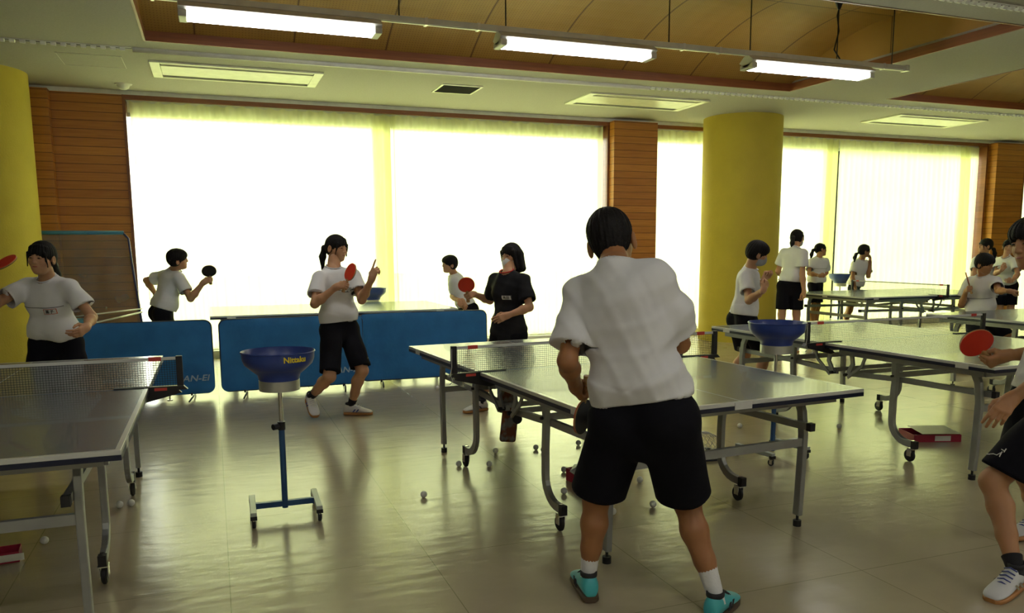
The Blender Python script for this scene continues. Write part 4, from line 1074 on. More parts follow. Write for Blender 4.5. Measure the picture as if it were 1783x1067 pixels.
def person(label, H, J, face, skin='light', hairstyle='pony', mask=None, tee=M_TEE, shorts=M_SHORT, sock=M_SOCKB, sockh=.06,
           hands=None, shoes=None, res=.009, hres=.004, fold=.006, body_yaw=None, short_len=.80, female=True, headup=None, tail=.2, seed=1, folddirs=None, tuck=True, sleeve=.62, girth=None, gs=1.0, hscale=1.0, crease=17, group=None, hem_drop=0.0, feet=True):
    """J: world joints neck, head, pelvis, shL, elL, wrL, shR, ..., hipL, knL, anL, hipR, ...; face = direction of the face"""
    S = H/1.66; J = {k: np.array(v, float) for k, v in J.items()}
    if girth is None: girth = .89 if female else .96
    base = (J['anL']+J['anR'])/2; root = thing('person', label, 'person', (base[0], base[1], 0), group=group)
    P = {'root': root, 'o': (base[0], base[1], 0), 'tail': tail}
    # torso frame
    sp = _n(J['neck']-J['pelvis']); sh = _n(J['shL']-J['shR']); hp = _n(J['hipL']-J['hipR'])
    fw = _n(np.cross(sh, sp)); fwh = _n(np.cross(hp, np.array([0, 0, 1.0])))
    if body_yaw is not None and fw@np.array(body_yaw) < 0: fw = -fw
    neck, pel = J['neck'], J['pelvis']
    mid = lambda a, b, t: a+(b-a)*t
    pts = np.array(list(J.values())); g = girth
    def torso(Fd, e, waist=True, kk=.05):
        c1 = mid(pel, neck, .78)
        for q in (1, -1):
            shp = J['shL'] if q > 0 else J['shR']; hpp = J['hipL'] if q > 0 else J['hipR']
            a = mid(neck, shp, .80)-sp*.02*S; c_ = mid(c1, shp, .40)-sp*.03*S; w = mid(pel, neck, .32)+sh*q*.052*S*g
            Fd.cone(mid(neck, shp, .25)-sp*.03*S, a, (.058+e)*S, (.050+e)*S, k=kk)
            Fd.cone(c_, w, (.088+e)*S*g, (.075+e)*S*g, k=kk)
            Fd.cone(w, hpp+np.array([0, 0, .06])*S, (.075+e)*S*g, (.082+e)*S*g, k=kk)
        Fd.cone(mid(pel, neck, .85)+fw*.0*S, mid(pel, neck, .3), (.085+e)*S*g, (.075+e)*S*g, k=kk)
        if female and waist: Fd.cone(mid(pel, neck, .70)-sh*.05*S+fw*.035*S, mid(pel, neck, .70)+sh*.05*S+fw*.035*S, .075*S, .075*S, k=.06)
    # ---- body
    lo = pts.min(0)-.16; hi = pts.max(0)+.16
    Bf = Field(lo, hi, res)
    # under the clothes only a slim plain core joins neck, arms and legs
    Bf.cone(neck-sp*.05*S, pel, .060*S, .060*S, k=.03); Bf.cone(J['shL'], J['shR'], .038*S, .038*S, k=.03); Bf.cone(J['hipL'], J['hipR'], .06*S, .06*S, k=.02)
    Bf.cone(neck-sp*.03*S, mid(neck, J['head'], .55), .058*S, .050*S, k=.03)
    Bf.ell(mid(neck, J['head'], 1.0)-_n(np.array(face, float))*.02*S, np.array([.052, .052, .052])*S, k=.02)
    for q in 'LR':
        s0, e0, w0 = J['sh'+q], J['el'+q], J['wr'+q]
        Bf.cone(s0, e0, .040*S, .036*S, k=.03)
        Bf.cone(e0, mid(e0, w0, .3), .036*S, .038*S, k=.02); Bf.cone(mid(e0, w0, .3), w0, .037*S, .024*S, k=.02)
        h0, k0, a0 = J['hip'+q], J['kn'+q], J['an'+q]
        Bf.cone(h0, mid(h0, k0, .5), .055*S, .062*S, k=.02); Bf.cone(mid(h0, k0, .5), k0, .068*S, .052*S, k=.03)
        bk = _n(np.cross(np.cross(a0-k0, h0-k0), a0-k0)) if np.linalg.norm(np.cross(a0-k0, h0-k0)) > 1e-3 else np.zeros(3)
        leg = _n(a0-k0)
        Bf.ell(k0, np.array([.050, .050, .058])*S, k=.02)
        cb = -bk if False else bk
        calf = mid(k0, a0, .30)+cb*0
        ff = J.get('toe'+q)
        bd = -_n((ff-a0)*np.array([1, 1, 0])) if ff is not None else -fwh
        Bf.cone(k0, calf+bd*.012*S, .047*S, .053*S, k=.02); Bf.cone(calf+bd*.012*S, mid(k0, a0, .62)+bd*.004*S, .052*S, .040*S, k=.02); Bf.cone(mid(k0, a0, .62), a0, .040*S, .0275*S, k=.02)
        if ff is not None: Bf.cone(a0-np.array([0, 0, .03])*S, mid(a0, ff, .5)-np.array([0, 0, .035])*S, .024*S, .018*S, k=.01)
    parts = [Bf.mesh()]
    hair = []
    up = headup if headup is not None else _n(J['head']-neck)*.35+np.array([0, 0, 1.0])
    head_parts(P, parts, skin, hair, H*hscale, J['head'], face, up, neck, hairstyle, mask, hres)
    hands = hands or {}
    for q in 'LR':
        hd = hands.get(q)
        if hd is None: continue
        parts.append(hand_mesh(J['wr'+q], hd['d'], hd['n'], hd['t'], H, hd.get('curl', .3), hd.get('point', False), hd.get('res', hres*.85), elbow=mid(J['el'+q], J['wr'+q], -.0), tcurl=hd.get('tcurl', .5)))
    body = np_obj('body', parts, SKIN[skin], root, P['o'], relax=1)
    for nm, mb, m in P['face']: mb.build(nm, m, body, origin=P['o'], smooth=True)
    np_obj('hair', hair, M_HAIR, root, P['o'], relax=1)
    # ---- shirt
    hemp = pel+sp*((.075 if tuck else -.06)-hem_drop)*S
    Tf = Field(lo, hi, res*.85)
    torso(Tf, .016)
    if tuck:
        for q in (1, -1): Tf.cone(hemp+sp*.06*S+sh*q*.055*S, hemp+sp*.075*S+sh*q*.05*S, .112*S*g, .10*S*g, k=.06)
        Tf.cone(hemp+sp*.055*S-sh*.06*S+fw*.015*S, hemp+sp*.055*S+sh*.06*S+fw*.015*S, .10*S*g, .10*S*g, k=.05)
    else:
        for q in (1, -1): Tf.cone(hemp+sp*.15*S+sh*q*.07*S, hemp-sp*.05*S+sh*q*.075*S, .105*S*g, .115*S*g, k=.05)
        Tf.cone(hemp+sp*.1*S, hemp-sp*.03*S, .11*S*g, .12*S*g, k=.05)
    Tf.plane_cut(hemp-(0 if not tuck else 0)*sp, -sp)
    caps = [(hemp, -sp, .35*S, res*.8)]
    for q in 'LR':
        s0, e0 = J['sh'+q], J['el'+q]; d = _n(e0-s0); ce = mid(s0, e0, sleeve)
        ax = np.array([0, 0, -1.0]); cnr = _n(d)
        Tf.cone(s0-d*.0, mid(s0, e0, sleeve+.3)+np.array([0, 0, -.012])*S, .056*S, .084*S*gs, k=.04, cut=(ce, cnr))
        caps.append((ce+np.array([0, 0, -.008]), cnr, .115*S, res*.8))
    # neck opening
    up2 = _n(up*.35+sp+fw*.55); nc = neck+sp*.012*S
    Tf.cone(neck-sp*.02*S, neck+sp*.012*S, .070*S, .064*S, k=.02)
    Tf.cone(nc+up2*.020*S+fw*.012*S, nc+up2*.25*S+fw*.012*S, .066*S, .12*S, k=.004, sub=True)
    V, F = Tf.mesh(); V = folds(V, F, fold*1.3, seed, sp, crease, folddirs)
    shirt = np_obj('shirt', [(V, F)], tee, root, P['o'], caps, solid=.004, relax=1)
    cr = []
    for i in range(25):
        a = 2*math.pi*i/24; b1 = _n(np.cross(up2, sh)); cr.append(nc+up2*.022*S+fw*.012*S+(sh*math.cos(a)+b1*math.sin(a))*.0665*S)
    MB().tube(cr, .006*S, 8).build('collar', M_RCOL if tee is M_BTEE else tee, shirt, origin=P['o'], smooth=True)
    # ---- shorts
    Sf = Field(lo, hi, res*.85)
    up_h = _n(pel-(J['knL']+J['knR'])/2*.5-(J['hipL']+J['hipR'])/4); wst = pel+sp*.095*S
    for q in (1, -1):
        hpp = J['hipL'] if q > 0 else J['hipR']
        Sf.cone(wst+sh*q*.055*S, hpp+np.array([0, 0, .02])*S+(-fwh)*.012*S, .088*S*g, .106*S*g, k=.04)
    Sf.cone(wst, pel-np.array([0, 0, .06])*S, .09*S*g, .10*S*g, k=.04)
    Sf.plane_cut(wst+sp*.012*S, sp)
    caps2 = [(wst+sp*.012*S, sp, .3*S, res*.8)]
    for q in 'LR':
        h0, k0 = J['hip'+q], J['kn'+q]; d = _n(k0-h0); he = mid(h0, k0, short_len); hn = _n(d+np.array([0, 0, -.5]))
        Sf.cone(h0, mid(h0, k0, short_len+.12), .104*S*g, .090*S*g, k=.035, cut=(he, hn))
        Sf.cone(mid(h0, k0, .3), mid(h0, k0, short_len+.1)+np.array([0, 0, -.02])*S, .092*S*g, .098*S*g, k=.02, cut=(he, hn))
        caps2.append((he, hn, .14*S, res*.8))
    V, F = Sf.mesh(); V = folds(V, F, fold*.55, seed+9, sp, 8, [(1, 0, .2)])
    so = np_obj('shorts', [(V, F)], shorts, root, P['o'], caps2, solid=.004, relax=1)
    P.update(shirt=shirt, shorts=so, body=body, fw=fw, sh=sh, sp=sp, S=S, J=J)
    # ---- socks and shoes
    if feet:
        for q in 'LR':
            a0, k0 = J['an'+q], J['kn'+q]; t = J['toe'+q]; sd = shoes or {}
            d = _n(k0-a0)
            K = MB().tube([a0-d*.030*S, a0-d*.005*S, a0+d*sockh*.35*S, a0+d*sockh*.65*S, a0+d*sockh*S], .036*S, 18, scales=[.80, .86, .95, 1.0, 1.12])
            K.build('sock', sock, root, origin=P['o'], smooth=True, angle=60)
            shoe(P, a0, t-a0 if not sd.get('flat', {}).get(q, True) else (t-a0)*np.array([1, 1, 0]), H, sd.get('upper', M_SHOEW), sd.get('sole', M_SOLEG), sd.get('stripe'), sd.get('lace', M_WHITE), lining=sd.get('lining'), L=sd.get('L', .262))
    return P

def surf_hit(obj, origin, p, d):
    """first point of a cloth surface along d"""
    o = Vector(p)-Vector(origin); hit, loc, nrm, _ = obj.ray_cast(o, Vector(d))
    return (loc+Vector(origin), nrm) if hit else (None, None)
def on_chest(P, name, verts, faces, m, centre, width_dir, up_dir, lift=.004):
    """lay flat drawing (x, y, z) on the shirt front at centre, following the cloth"""
    sh_ = P['shirt']; o = Vector(P['o']); fw = Vector(P['fw']); out = []
    c = Vector(centre); wd = Vector(width_dir); ud = Vector(up_dir); last = None
    for v in verts:
        q = c+wd*v[0]+ud*v[1]+fw*.4
        hit, loc, nrm, _ = sh_.ray_cast(q-o, -fw)
        pnt = (loc+o) if hit else (last if last is not None else c)
        if hit: last = pnt
        out.append(pnt+fw*(lift+v[2]))
    return MB().add(out, faces).build(name, m, sh_, origin=P['o'])
def name_patch(P, txt, cx=.07, cz=.60, w=.085, h=.04, border=M_PRINT, size=.028):
    J = P['J']; c = J['pelvis']+(J['neck']-J['pelvis'])*cz+P['sh']*cx*P['S']
    wd, ud = -P['sh'], P['sp']   # reading direction when seen from the front: from the person's right to left
    wd = P['sh']
    nx = 8; vs = []; fs = []
    for j in range(3):
        for i in range(nx+1): vs.append((-w/2+w*i/nx, -h/2+h*j/2, 0))
    for j in range(2):
        for i in range(nx): a = j*(nx+1)+i; fs.append((a, a+1, a+nx+2, a+nx+1))
    pt = on_chest(P, 'name_patch', vs, fs, mat('white_patch', (.66, .66, .62), .8), c, wd, ud, .004)
    b_ = []; bf = []
    for (x0, y0, x1, y1) in ((-w/2, -h/2, w/2, -h/2+.0035), (-w/2, h/2-.0035, w/2, h/2), (-w/2, -h/2, -w/2+.0035, h/2), (w/2-.0035, -h/2, w/2, h/2)):
        n0 = len(b_); kx = 6 if x1-x0 > .02 else 1
        for i in range(kx+1):
            x = x0+(x1-x0)*i/kx; b_ += [(x, y0, 0), (x, y1, 0)]
        bf += [(n0+2*i, n0+2*i+2, n0+2*i+3, n0+2*i+1) for i in range(kx)]
    on_chest(P, 'patch_border', b_, bf, border, c, wd, ud, .006)
    tv, tf = text_mesh(txt, size, 0, .0006)
    on_chest(P, 'patch_writing', [(v.x, v.y-.002, 0) for v in tv], tf, M_PRINT, c, wd, ud, .0065)
def chest_line(P, cz=.66, x0=-.16, x1=.16, th=.004):
    J = P['J']; c = J['pelvis']+(J['neck']-J['pelvis'])*cz; vs = []; fs = []; k_ = 24
    for i in range(k_+1):
        x = x0+(x1-x0)*i/k_; vs += [(x, -th/2, 0), (x, th/2, 0)]
    fs = [(2*i, 2*i+2, 2*i+3, 2*i+1) for i in range(k_)]
    on_chest(P, 'chest_line', vs, fs, M_PRINT, c, P['sh'], P['sp'], .0035)

# joints from the photo: every joint is a point on its line of sight, at the bone's true length from its parent
def solve(H, ypel, px, faceyaw=None, scale=1.0):
    """px: dict joint -> (x, y, side) ; side +1 = farther from the camera than the parent, -1 = nearer, or ('d', dy) fixed offset in depth"""
    S = H/1.66
    LEN = dict(neck=.50, head=.205, shL=.175, shR=.175, elL=.275, elR=.275, wrL=.235, wrR=.235, hipL=.092, hipR=.092, knL=.385, knR=.385, anL=.375, anR=.375, toeL=.17, toeR=.17)
    PAR = dict(neck='pelvis', head='neck', shL='neck', shR='neck', elL='shL', elR='shR', wrL='elL', wrR='elR', hipL='pelvis', hipR='pelvis', knL='hipL', knR='hipR', anL='knL', anR='knR', toeL='anL', toeR='anR')
    J = {'pelvis': np.array(at(px['pelvis'][0], px['pelvis'][1], y=ypel))}
    C = np.array(CAM)
    for k in ('neck', 'head', 'shL', 'shR', 'elL', 'elR', 'wrL', 'wrR', 'hipL', 'hipR', 'knL', 'knR', 'anL', 'anR', 'toeL', 'toeR'):
        if k not in px: continue
        v = px[k]; pa = J.get(PAR[k])
        if k[:2] in ('kn', 'an') and 'an'+k[2] in px and px['an'+k[2]][2] == 'g':
            if k[:2] == 'kn': continue
            J[k] = np.array(at(v[0], v[1], z=v[3] if len(v) > 3 else .085*S)); kk = 'kn'+k[2]; kv = px[kk]; d = _n(np.array(ray(kv[0], kv[1])))
            h_ = J['hip'+k[2]]; L1, L2 = LEN['knL']*S, LEN['anL']*S; t0 = (h_-C)@d; best = None
            for i in range(-80, 81):
                q = C+d*(t0+i*.01); e = (np.linalg.norm(q-h_)-L1)**2+(np.linalg.norm(q-J[k])-L2)**2+(1e-5 if i*kv[2] < 0 else 0)
                if best is None or e < best[0]: best = (e, q)
            J[kk] = best[1]
            if SHOWMISS: print('   leg', k[2], np.round([np.linalg.norm(J[kk]-h_), np.linalg.norm(J[kk]-J[k])], 2), 'want', round(L1, 2), round(L2, 2), 'hip', np.round(h_, 2), 'ankle', np.round(J[k], 2))
            continue
        if v[0] == 'v':      # explicit world offset
            J[k] = pa+np.array(v[1:4]); continue
        d = _n(np.array(ray(v[0], v[1]))); L = LEN[k]*S*(v[3] if len(v) > 3 else 1)
        b_ = d@(pa-C); c_ = (pa-C)@(pa-C)-L*L; D = b_*b_-c_
        if D < 0:
            t = b_; miss = math.sqrt(-D); 
            if SHOWMISS: print('   short', k, round(math.sqrt(max(0, (pa-C)@(pa-C)-b_*b_)), 3), 'len', round(L, 3))
        else: t = b_+math.copysign(math.sqrt(D), v[2])
        J[k] = C+d*t
    return J
SHOWMISS = False

def blade_at(P_hand, px, py, side):
    d = _n(np.array(ray(px, py))); C = np.array(CAM); b_ = d@(P_hand-C); c_ = (P_hand-C)@(P_hand-C)-.124**2; D = b_*b_-c_
    t = b_ if D < 0 else b_+math.copysign(math.sqrt(D), side)
    return _n(C+d*t-P_hand)
def fist(J, q, tip, toward, curl=.95, d=None, off=.055, **k):
    """hand on the wrist q, gripping something whose far end points along tip"""
    w = J['wr'+q]; fa = _n(w-J['el'+q]) if d is None else _n(np.array(d, float)); dd = _n(fa-tip*(fa@tip)*.6)
    n_ = np.cross(tip, dd); 
    if n_@np.array(toward, float) < 0: n_ = -n_
    n_ = _n(n_-dd*(n_@dd))
    c = w+dd*.070+n_*.030
    return dict(d=dd, n=n_, t=tip, curl=curl, tcurl=.9, **k), c
def tocam(p): return _n(np.array(CAM)-np.array(p))

SHOWMISS = True
DN = lambda dx=0, dy=0, k=1.0: None
def legs_v(S, kdx=0.0, kdy=-.10, spread=.07, an=(0, 0)):
    """hidden legs: simple bent stance"""
    th, shn = .385*S, .375*S
    kz = -math.sqrt(max(.01, th*th-kdy*kdy-kdx*kdx))
    return dict(knL=('v', kdx, kdy, kz), knR=('v', kdx, kdy, kz))
def finish_legs(J, S, kd, toe, zf=.085):
    """hips known: bend the knees along kd (x, y) so the ankles rest on the floor"""
    for q in 'LR':
        h = J['hip'+q]; L1, L2 = .385*S, .375*S; drop = h[2]-zf*S
        d2 = kd[q] if isinstance(kd, dict) else kd
        a = np.array([h[0]+d2[2], h[1]+d2[3], zf*S]) if len(d2) > 3 else np.array([h[0], h[1], zf*S])
        v = a-h; D = np.linalg.norm(v); D2 = min(D, L1+L2-.002)
        if D > D2: a = h+v/D*D2; a[2] = zf*S; v = a-h; D = min(np.linalg.norm(v), L1+L2-.001)
        x = (L1*L1-L2*L2+D*D)/(2*D); y_ = math.sqrt(max(0, L1*L1-x*x)); u = v/np.linalg.norm(v)
        k = np.array([d2[0], d2[1], 0.0]); k = k-u*(k@u); k = _n(k)
        J['kn'+q] = h+u*x+k*y_; J['an'+q] = a; J['toe'+q] = a+np.array([toe[0], toe[1], 0])*.17
    return J
def part_hips(J, facing, S, w=.085):
    f = _n(np.array([facing[0], facing[1], 0.0])); l_ = np.array([-f[1], f[0], 0])
    J['hipL'] = J['pelvis']+l_*w*S; J['hipR'] = J['pelvis']-l_*w*S
    return J
GP = None
# 1 girl at the left table
H = 1.60; S = H/1.66
print('girl left')
J = solve(H, 6.62, dict(pelvis=(98, 600), neck=(84, 489, -1), head=(73, 450, -1), shR=(47, 499, 1), shL=(121, 499, -1), elR=(-10, 530, -1), wrR=(-14, 487, -1), elL=(160, 552, -1), wrL=(150, 570, -1)))
J = finish_legs(part_hips(J, (-.15, -1), S, .09), S, dict(L=(.2, -1, .08, .05), R=(-.2, -1, -.1, .05)), (-.2, -1))
tip = _n(np.array([.9, -.3, .35])); hR, c = fist(J, 'R', tip, (0, 0, 1))
P = person('girl in a white T-shirt raising a red racket behind the left table', H, J, (-.35, -.93, -.05), 'light', 'lowpony', tail=.16, seed=3,
           hands=dict(R=hR, L=dict(d=(-.35, -.8, -.3), n=(-.9, .3, 0), t=(.2, -.3, .9), curl=.4)), res=.008, hres=.0035, fold=.007)
name_patch(P, '黒子', border=M_REDP, cx=.075, cz=.60); chest_line(P, .66)
make_racket(c, tip, (.2, -.5, .85), 'red racket held up at the left edge by the girl behind the left table')
# 2 player at the back left
H = 1.60; S = H/1.66; print('back left')
J = solve(H, 9.6, dict(pelvis=(281, 548), neck=(303, 472, -1), head=(309, 452, -1), shL=(288, 479, 1), shR=(313, 484, -1), elL=(255, 488, 1), wrL=(271, 512, 1), elR=(332, 520, -1), wrR=(354, 492, -1)))
J = finish_legs(part_hips(J, (.9, .3), S), S, dict(L=(1, 0, .15, .1), R=(1, 0, -.1, -.15)), (1, 0.1))
w = J['wrR']; tip = _n(np.array([.25, 0, .95])); hR, c = fist(J, 'R', tip, (-.3, .9, 0)); tip = blade_at(c, 364, 472, -1)
P = person('short-haired player bent forward in profile at the back left with a black racket', H, J, (.97, .1, .02), 'light', 'bowl', seed=4, female=False,
           hands=dict(R=hR, L=dict(d=(.3, 0, -.9), n=(.9, 0, .2), t=(0, -1, 0), curl=.5)), res=.010, hres=.005, feet=True)
make_racket(c, tip, -tocam(c), 'black-faced racket held up by the bent player at the back left')
# 3 striding girl
H = 1.64; S = H/1.66; print('striding')
J = solve(H, 7.12, dict(pelvis=(592, 574), neck=(580, 470, -1), head=(586, 433, 1), shR=(555, 484, -1), shL=(616, 481, 1), elR=(548, 529, -1), wrR=(585, 500, -1), elL=(630, 522, -1), wrL=(647, 486, -1),
    hipR=(577, 578, -1), hipL=(607, 577, 1), knR=(574, 655, -1), anR=(541, 691, 'g', .19), knL=(631, 645, -1), anL=(611, 706, 'g'), toeR=('v', .02, -.13, -.07), toeL=('v', .15, -.06, 0)))
tip = blade_at(J['wrR']+np.array([.05, -.03, .04]), 612, 468, -1); hR, c = fist(J, 'R', tip, (.2, .8, 0)); tip = blade_at(c, 612, 469, -1)
P = person('girl striding before the blue barriers, red racket raised and other hand pointing', H, J, (.62, -.78, -.08), 'light', 'pony', tail=.22, seed=6,
           hands=dict(R=hR, L=dict(d=(.35, -.1, .9), n=(.6, .7, 0), t=(-.6, .3, .5), curl=.4, point=True)), res=.0075, hres=.003, fold=.008, sockh=.07,
           shoes=dict(stripe=M_BLUEP, lining=M_SHOEB, flat=dict(R=False)), short_len=.90)
name_patch(P, '天福', cx=.075, cz=.66, w=.07, h=.038, size=.025); chest_line(P, .66, -.02, .04)
make_racket(c, tip, (-.75, -.35, .5), 'red racket in the raised fist of the striding girl')
# 4 profile player back right
H = 1.56; S = H/1.66; print('back right')
J = solve(H, 9.95, dict(pelvis=(815, 540), neck=(791, 479, -1), head=(783, 460, -1), shL=(790, 489, -1), shR=(792, 487, 1), elL=(792, 516, 1), wrL=(806, 524, -1), elR=(788, 516, -1), wrR=(800, 524, -1)))
J = finish_legs(part_hips(J, (-1, -.1), S), S, dict(L=(-1, 0, -.1, -.15), R=(-1, 0, .1, .1)), (-1, 0))
P = person('short-haired player in a white T-shirt leaning left in profile behind the far table', H, J, (-.98, -.12, -.05), 'light', 'bowl', seed=7, female=False,
           hands=dict(L=dict(d=(.2, -.4, -.6), n=(0, 1, 0), t=(-1, 0, 0), curl=.6), R=dict(d=(.2, -.4, -.6), n=(0, -1, 0), t=(-1, 0, 0), curl=.6)), res=.010, hres=.005)
# 5 masked girl in black
H = 1.60; S = H/1.66; print('masked girl')
J = solve(H, 6.75, dict(pelvis=(886, 582), neck=(884, 477, -1), head=(890, 446, 1), shR=(862, 487, 1), shL=(912, 488, -1), elR=(853, 523, 1), wrR=(825, 512, -1), elL=(922, 535, -1), wrL=(884, 549, -1),
    hipR=(871, 586, 1), hipL=(899, 586, -1), knR=(852, 645, -1), anR=(838, 700, 'g'), knL=(888, 650, -1), anL=(889, 703, 'g'), toeR=('v', -.15, -.04, 0), toeL=('v', -.08, -.14, 0)))
tip = _n(np.array([-.7, 0, .7])); hR, c = fist(J, 'R', tip, (0, 1, 0)); tip = blade_at(c, 812, 496, -1)
P = person('masked girl with bobbed hair in a black shirt with red collar holding a red racket', H, J, (-.88, -.46, -.12), 'light', 'bob', mask=M_MASKW, tee=M_BTEE, seed=8, tuck=False, hem_drop=-.01,
           hands=dict(R=hR, L=dict(d=(-.85, -.2, -.25), n=(.2, .8, -.2), t=(0, -.3, .9), curl=.35)), res=.008, hres=.0035, shoes=dict(stripe=M_PRINT), sleeve=.72, short_len=.85)
name_patch(P, '島田', cx=.06, cz=.62, w=.085, h=.042, size=.028)
make_racket(c, tip, tocam(c), 'red racket held out face-on by the masked girl in black')
M_GUMD = mat('dark_sole', (.07, .045, .025), .6)
# 6 boy seen from behind
H = 1.74; S = H/1.66; print('boy')
J = solve(H, 2.70, dict(pelvis=(1120, 728), neck=(1072, 474, 1, 1.10), head=(1065, 422, 1), shL=(1010, 512, 1), shR=(1150, 494, -1), elL=(988, 628, -1), wrL=(1002, 672, 1), elR=(1184, 598, 1), wrR=(1150, 585, 1),
    hipL=(1082, 735, 1), hipR=(1160, 735, -1), knL=(1038, 868, 1), anL=(1024, 1004, 'g'), knR=(1196, 872, 1), anR=(1247, 1040, 'g'), toeL=('v', .04, .165, 0), toeR=('v', .14, .10, 0)))
tip = _n(np.array([-.05, .12, -1])); hL, c = fist(J, 'L', tip, (.9, 0, 0))
P = person('boy in a white T-shirt and black shorts seen from behind, crouching at the middle table', H, J, (.62, .78, -.1), 'tan', 'short', hscale=1.07, seed=11, female=False, headup=np.array([-.22, .05, .97]), res=.006, hres=.0035, fold=.014, crease=24,
           folddirs=[(.5, 0, .9), (-.6, 0, .8), (.1, 0, 1), (.9, 0, .5), (.3, .3, 1)], hands=dict(L=hL, R=dict(d=(-.7, .6, 0), n=(0, 0, -1), t=(0, .5, .5), curl=.5)), sock=M_SOCKW, sockh=.13,
           shoes=dict(upper=M_SHOET, lining=M_SHOEB, stripe=M_SHOEB, lace=M_SHOEB, sole=M_GUMD), short_len=.88, sleeve=.78, girth=1.06, gs=1.08)
make_racket(c, tip, (-.6, .75, 0), 'black racket hanging from the left hand of the boy seen from behind')
# 7 masked boy at the right table
H = 1.62; S = H/1.66; print('masked boy')
J = solve(H, 6.50, dict(pelvis=(1293, 560), neck=(1305, 470, 1), head=(1318, 441, -1), shR=(1299, 482, -1), shL=(1309, 478, 1), elR=(1304, 523, -1), wrR=(1329, 505, -1), elL=(1320, 512, 1), wrL=(1330, 487, -1)))
J = finish_legs(part_hips(J, (.9, -.1), S), S, dict(L=(1, 0, -.05, .1), R=(1, -.1, .05, -.1)), (1, -.1))
P = person('boy in a grey mask and white T-shirt facing right before the yellow column', H, J, (.93, -.30, -.28), 'light', 'bowl', mask=M_MASKG, seed=12, female=False,
           hands=dict(R=dict(d=(.5, .1, .6), n=(-.4, .8, 0), t=(0, 0, 1), curl=.7), L=dict(d=(.3, -.1, .9), n=(.2, -.9, 0), t=(.5, .2, .4), curl=.8)), res=.008, hres=.0035)
# 8 tall ponytail
H = 1.66; S = 1; print('pony tall')
J = solve(H, 9.0, dict(pelvis=(1376, 499), neck=(1384, 435, 1), head=(1388, 415, 1), shL=(1365, 440, 1), shR=(1399, 441, -1), elL=(1355, 472, 1), wrL=(1362, 482, 1), elR=(1397, 477, -1), wrR=(1400, 507, -1)))
J = finish_legs(part_hips(J, (.45, .9), S), S, dict(L=(.5, .9, -.03, .0), R=(.5, .9, .05, .0)), (.5, .8))
P = person('tall masked girl with a ponytail standing with her back turned beside the yellow column', H, J, (.85, .45, -.05), 'light', 'pony', mask=M_MASKG, tail=.17, seed=13,
           hands=dict(R=dict(d=(0, -.1, -1), n=(-1, .2, 0), t=(0, 1, 0), curl=.5), L=dict(d=(.4, .3, -.5), n=(.5, -.5, 0), t=(0, 0, 1), curl=.5)), res=.010, hres=.005)
# 9 girl by the window
H = 1.46; S = H/1.66; print('window girl')
J = solve(H, 10.47, dict(pelvis=(1420, 497), neck=(1426, 450, -1), head=(1429, 435, 1), shR=(1411, 456, -1), shL=(1438, 456, 1), elR=(1409, 476, -1), wrR=(1428, 480, -1), elL=(1439, 475, 1), wrL=(1431, 480, -1)))
J = finish_legs(part_hips(J, (.35, -.93), S, .075), S, (.3, -1), (.4, -.9))
P = person('girl with a ponytail and folded hands standing by the curtain left of a bowl stand', H, J, (.93, -.30, 0), 'mid', 'pony', tail=.2, seed=14,
           hands=dict(R=dict(d=(.9, -.2, 0), n=(0, .9, 0), t=(0, 0, 1), curl=.5), L=dict(d=(-.6, -.6, 0), n=(0, .9, 0), t=(0, 0, 1), curl=.5)), res=.011, hres=.005)
chest_line(P, .66)
# 10 bending girl with hand at face
H = 1.49; S = H/1.66; print('bending')
J = solve(H, 10.50, dict(pelvis=(1487, 504), neck=(1500, 453, -1), head=(1505, 437, -1), shR=(1488, 460, -1), shL=(1511, 459, 1), elR=(1484, 483, -1), wrR=(1489, 501, -1), elL=(1512, 481, -1), wrL=(1515, 457, -1)))
J = finish_legs(part_hips(J, (.7, -.6), S), S, dict(L=(1, -.4, -.1, .1), R=(1, -.4, -.25, -.05)), (.9, -.4))
P = person('girl bending her knees by the far right table, one hand raised to her mouth', H, J, (.92, -.38, 0), 'mid', 'lowpony', tail=.14, seed=15, shorts=M_NAVYS,
           hands=dict(L=dict(d=(-.05, 0, 1), n=(-.9, .2, 0), t=(0, -1, 0), curl=.25), R=dict(d=(.1, -.1, -1), n=(-.9, .2, 0), t=(0, -1, 0), curl=.4)), res=.011, hres=.005)
# 11 girl facing away at right
H = 1.60; S = H/1.66; print('right away')
J = solve(H, 9.35, dict(pelvis=(1722, 503), neck=(1715, 447, 1), head=(1716, 428, -1), shL=(1699, 453, -1), shR=(1731, 453, 1), elL=(1696, 478, -1), wrL=(1702, 495, 1), elR=(1735, 478, -1), wrR=(1728, 496, -1)))
J = finish_legs(part_hips(J, (-.5, .85), S), S, (-.3, .9), (-.5, .8))
P = person('girl with a dark side ponytail turned away, behind the crouching girl at right', H, J, (-.85, .35, 0), 'light', 'lowpony', tail=.16, seed=16, hands={}, res=.011, hres=.005)
# 12 crouching girl
H = 1.60; S = H/1.66; print('crouching')
J = solve(H, 6.85, dict(pelvis=(1706, 552), neck=(1712, 482, -1), head=(1714, 459, -1), shR=(1688, 491, 1), shL=(1735, 491, -1), elR=(1674, 531, -1), wrR=(1682, 507, -1), elL=(1738, 506, -1), wrL=(1757, 507, -1)))
J = finish_legs(part_hips(J, (0, -1), S, .09), S, dict(L=(.4, -1, .2, 0), R=(-.5, -1, -.30, -.05)), (-.3, -1))
tip = _n(np.array([.03, -.05, 1])); hR, c = fist(J, 'R', tip, (.9, .2, 0)); tip = blade_at(c, 1683, 480, -1)
P = person('girl crouching to receive at the right, racket upright in front of her shoulder', H, J, (.12, -.93, -.30), 'mid', 'bowl', seed=17, hands=dict(R=hR, L=dict(d=(.8, -.3, 0), n=(0, .3, -.9), t=(0, -1, 0), curl=.9)), res=.009, hres=.004,
           shoes=dict(stripe=M_PRINT))
chest_line(P, .5)
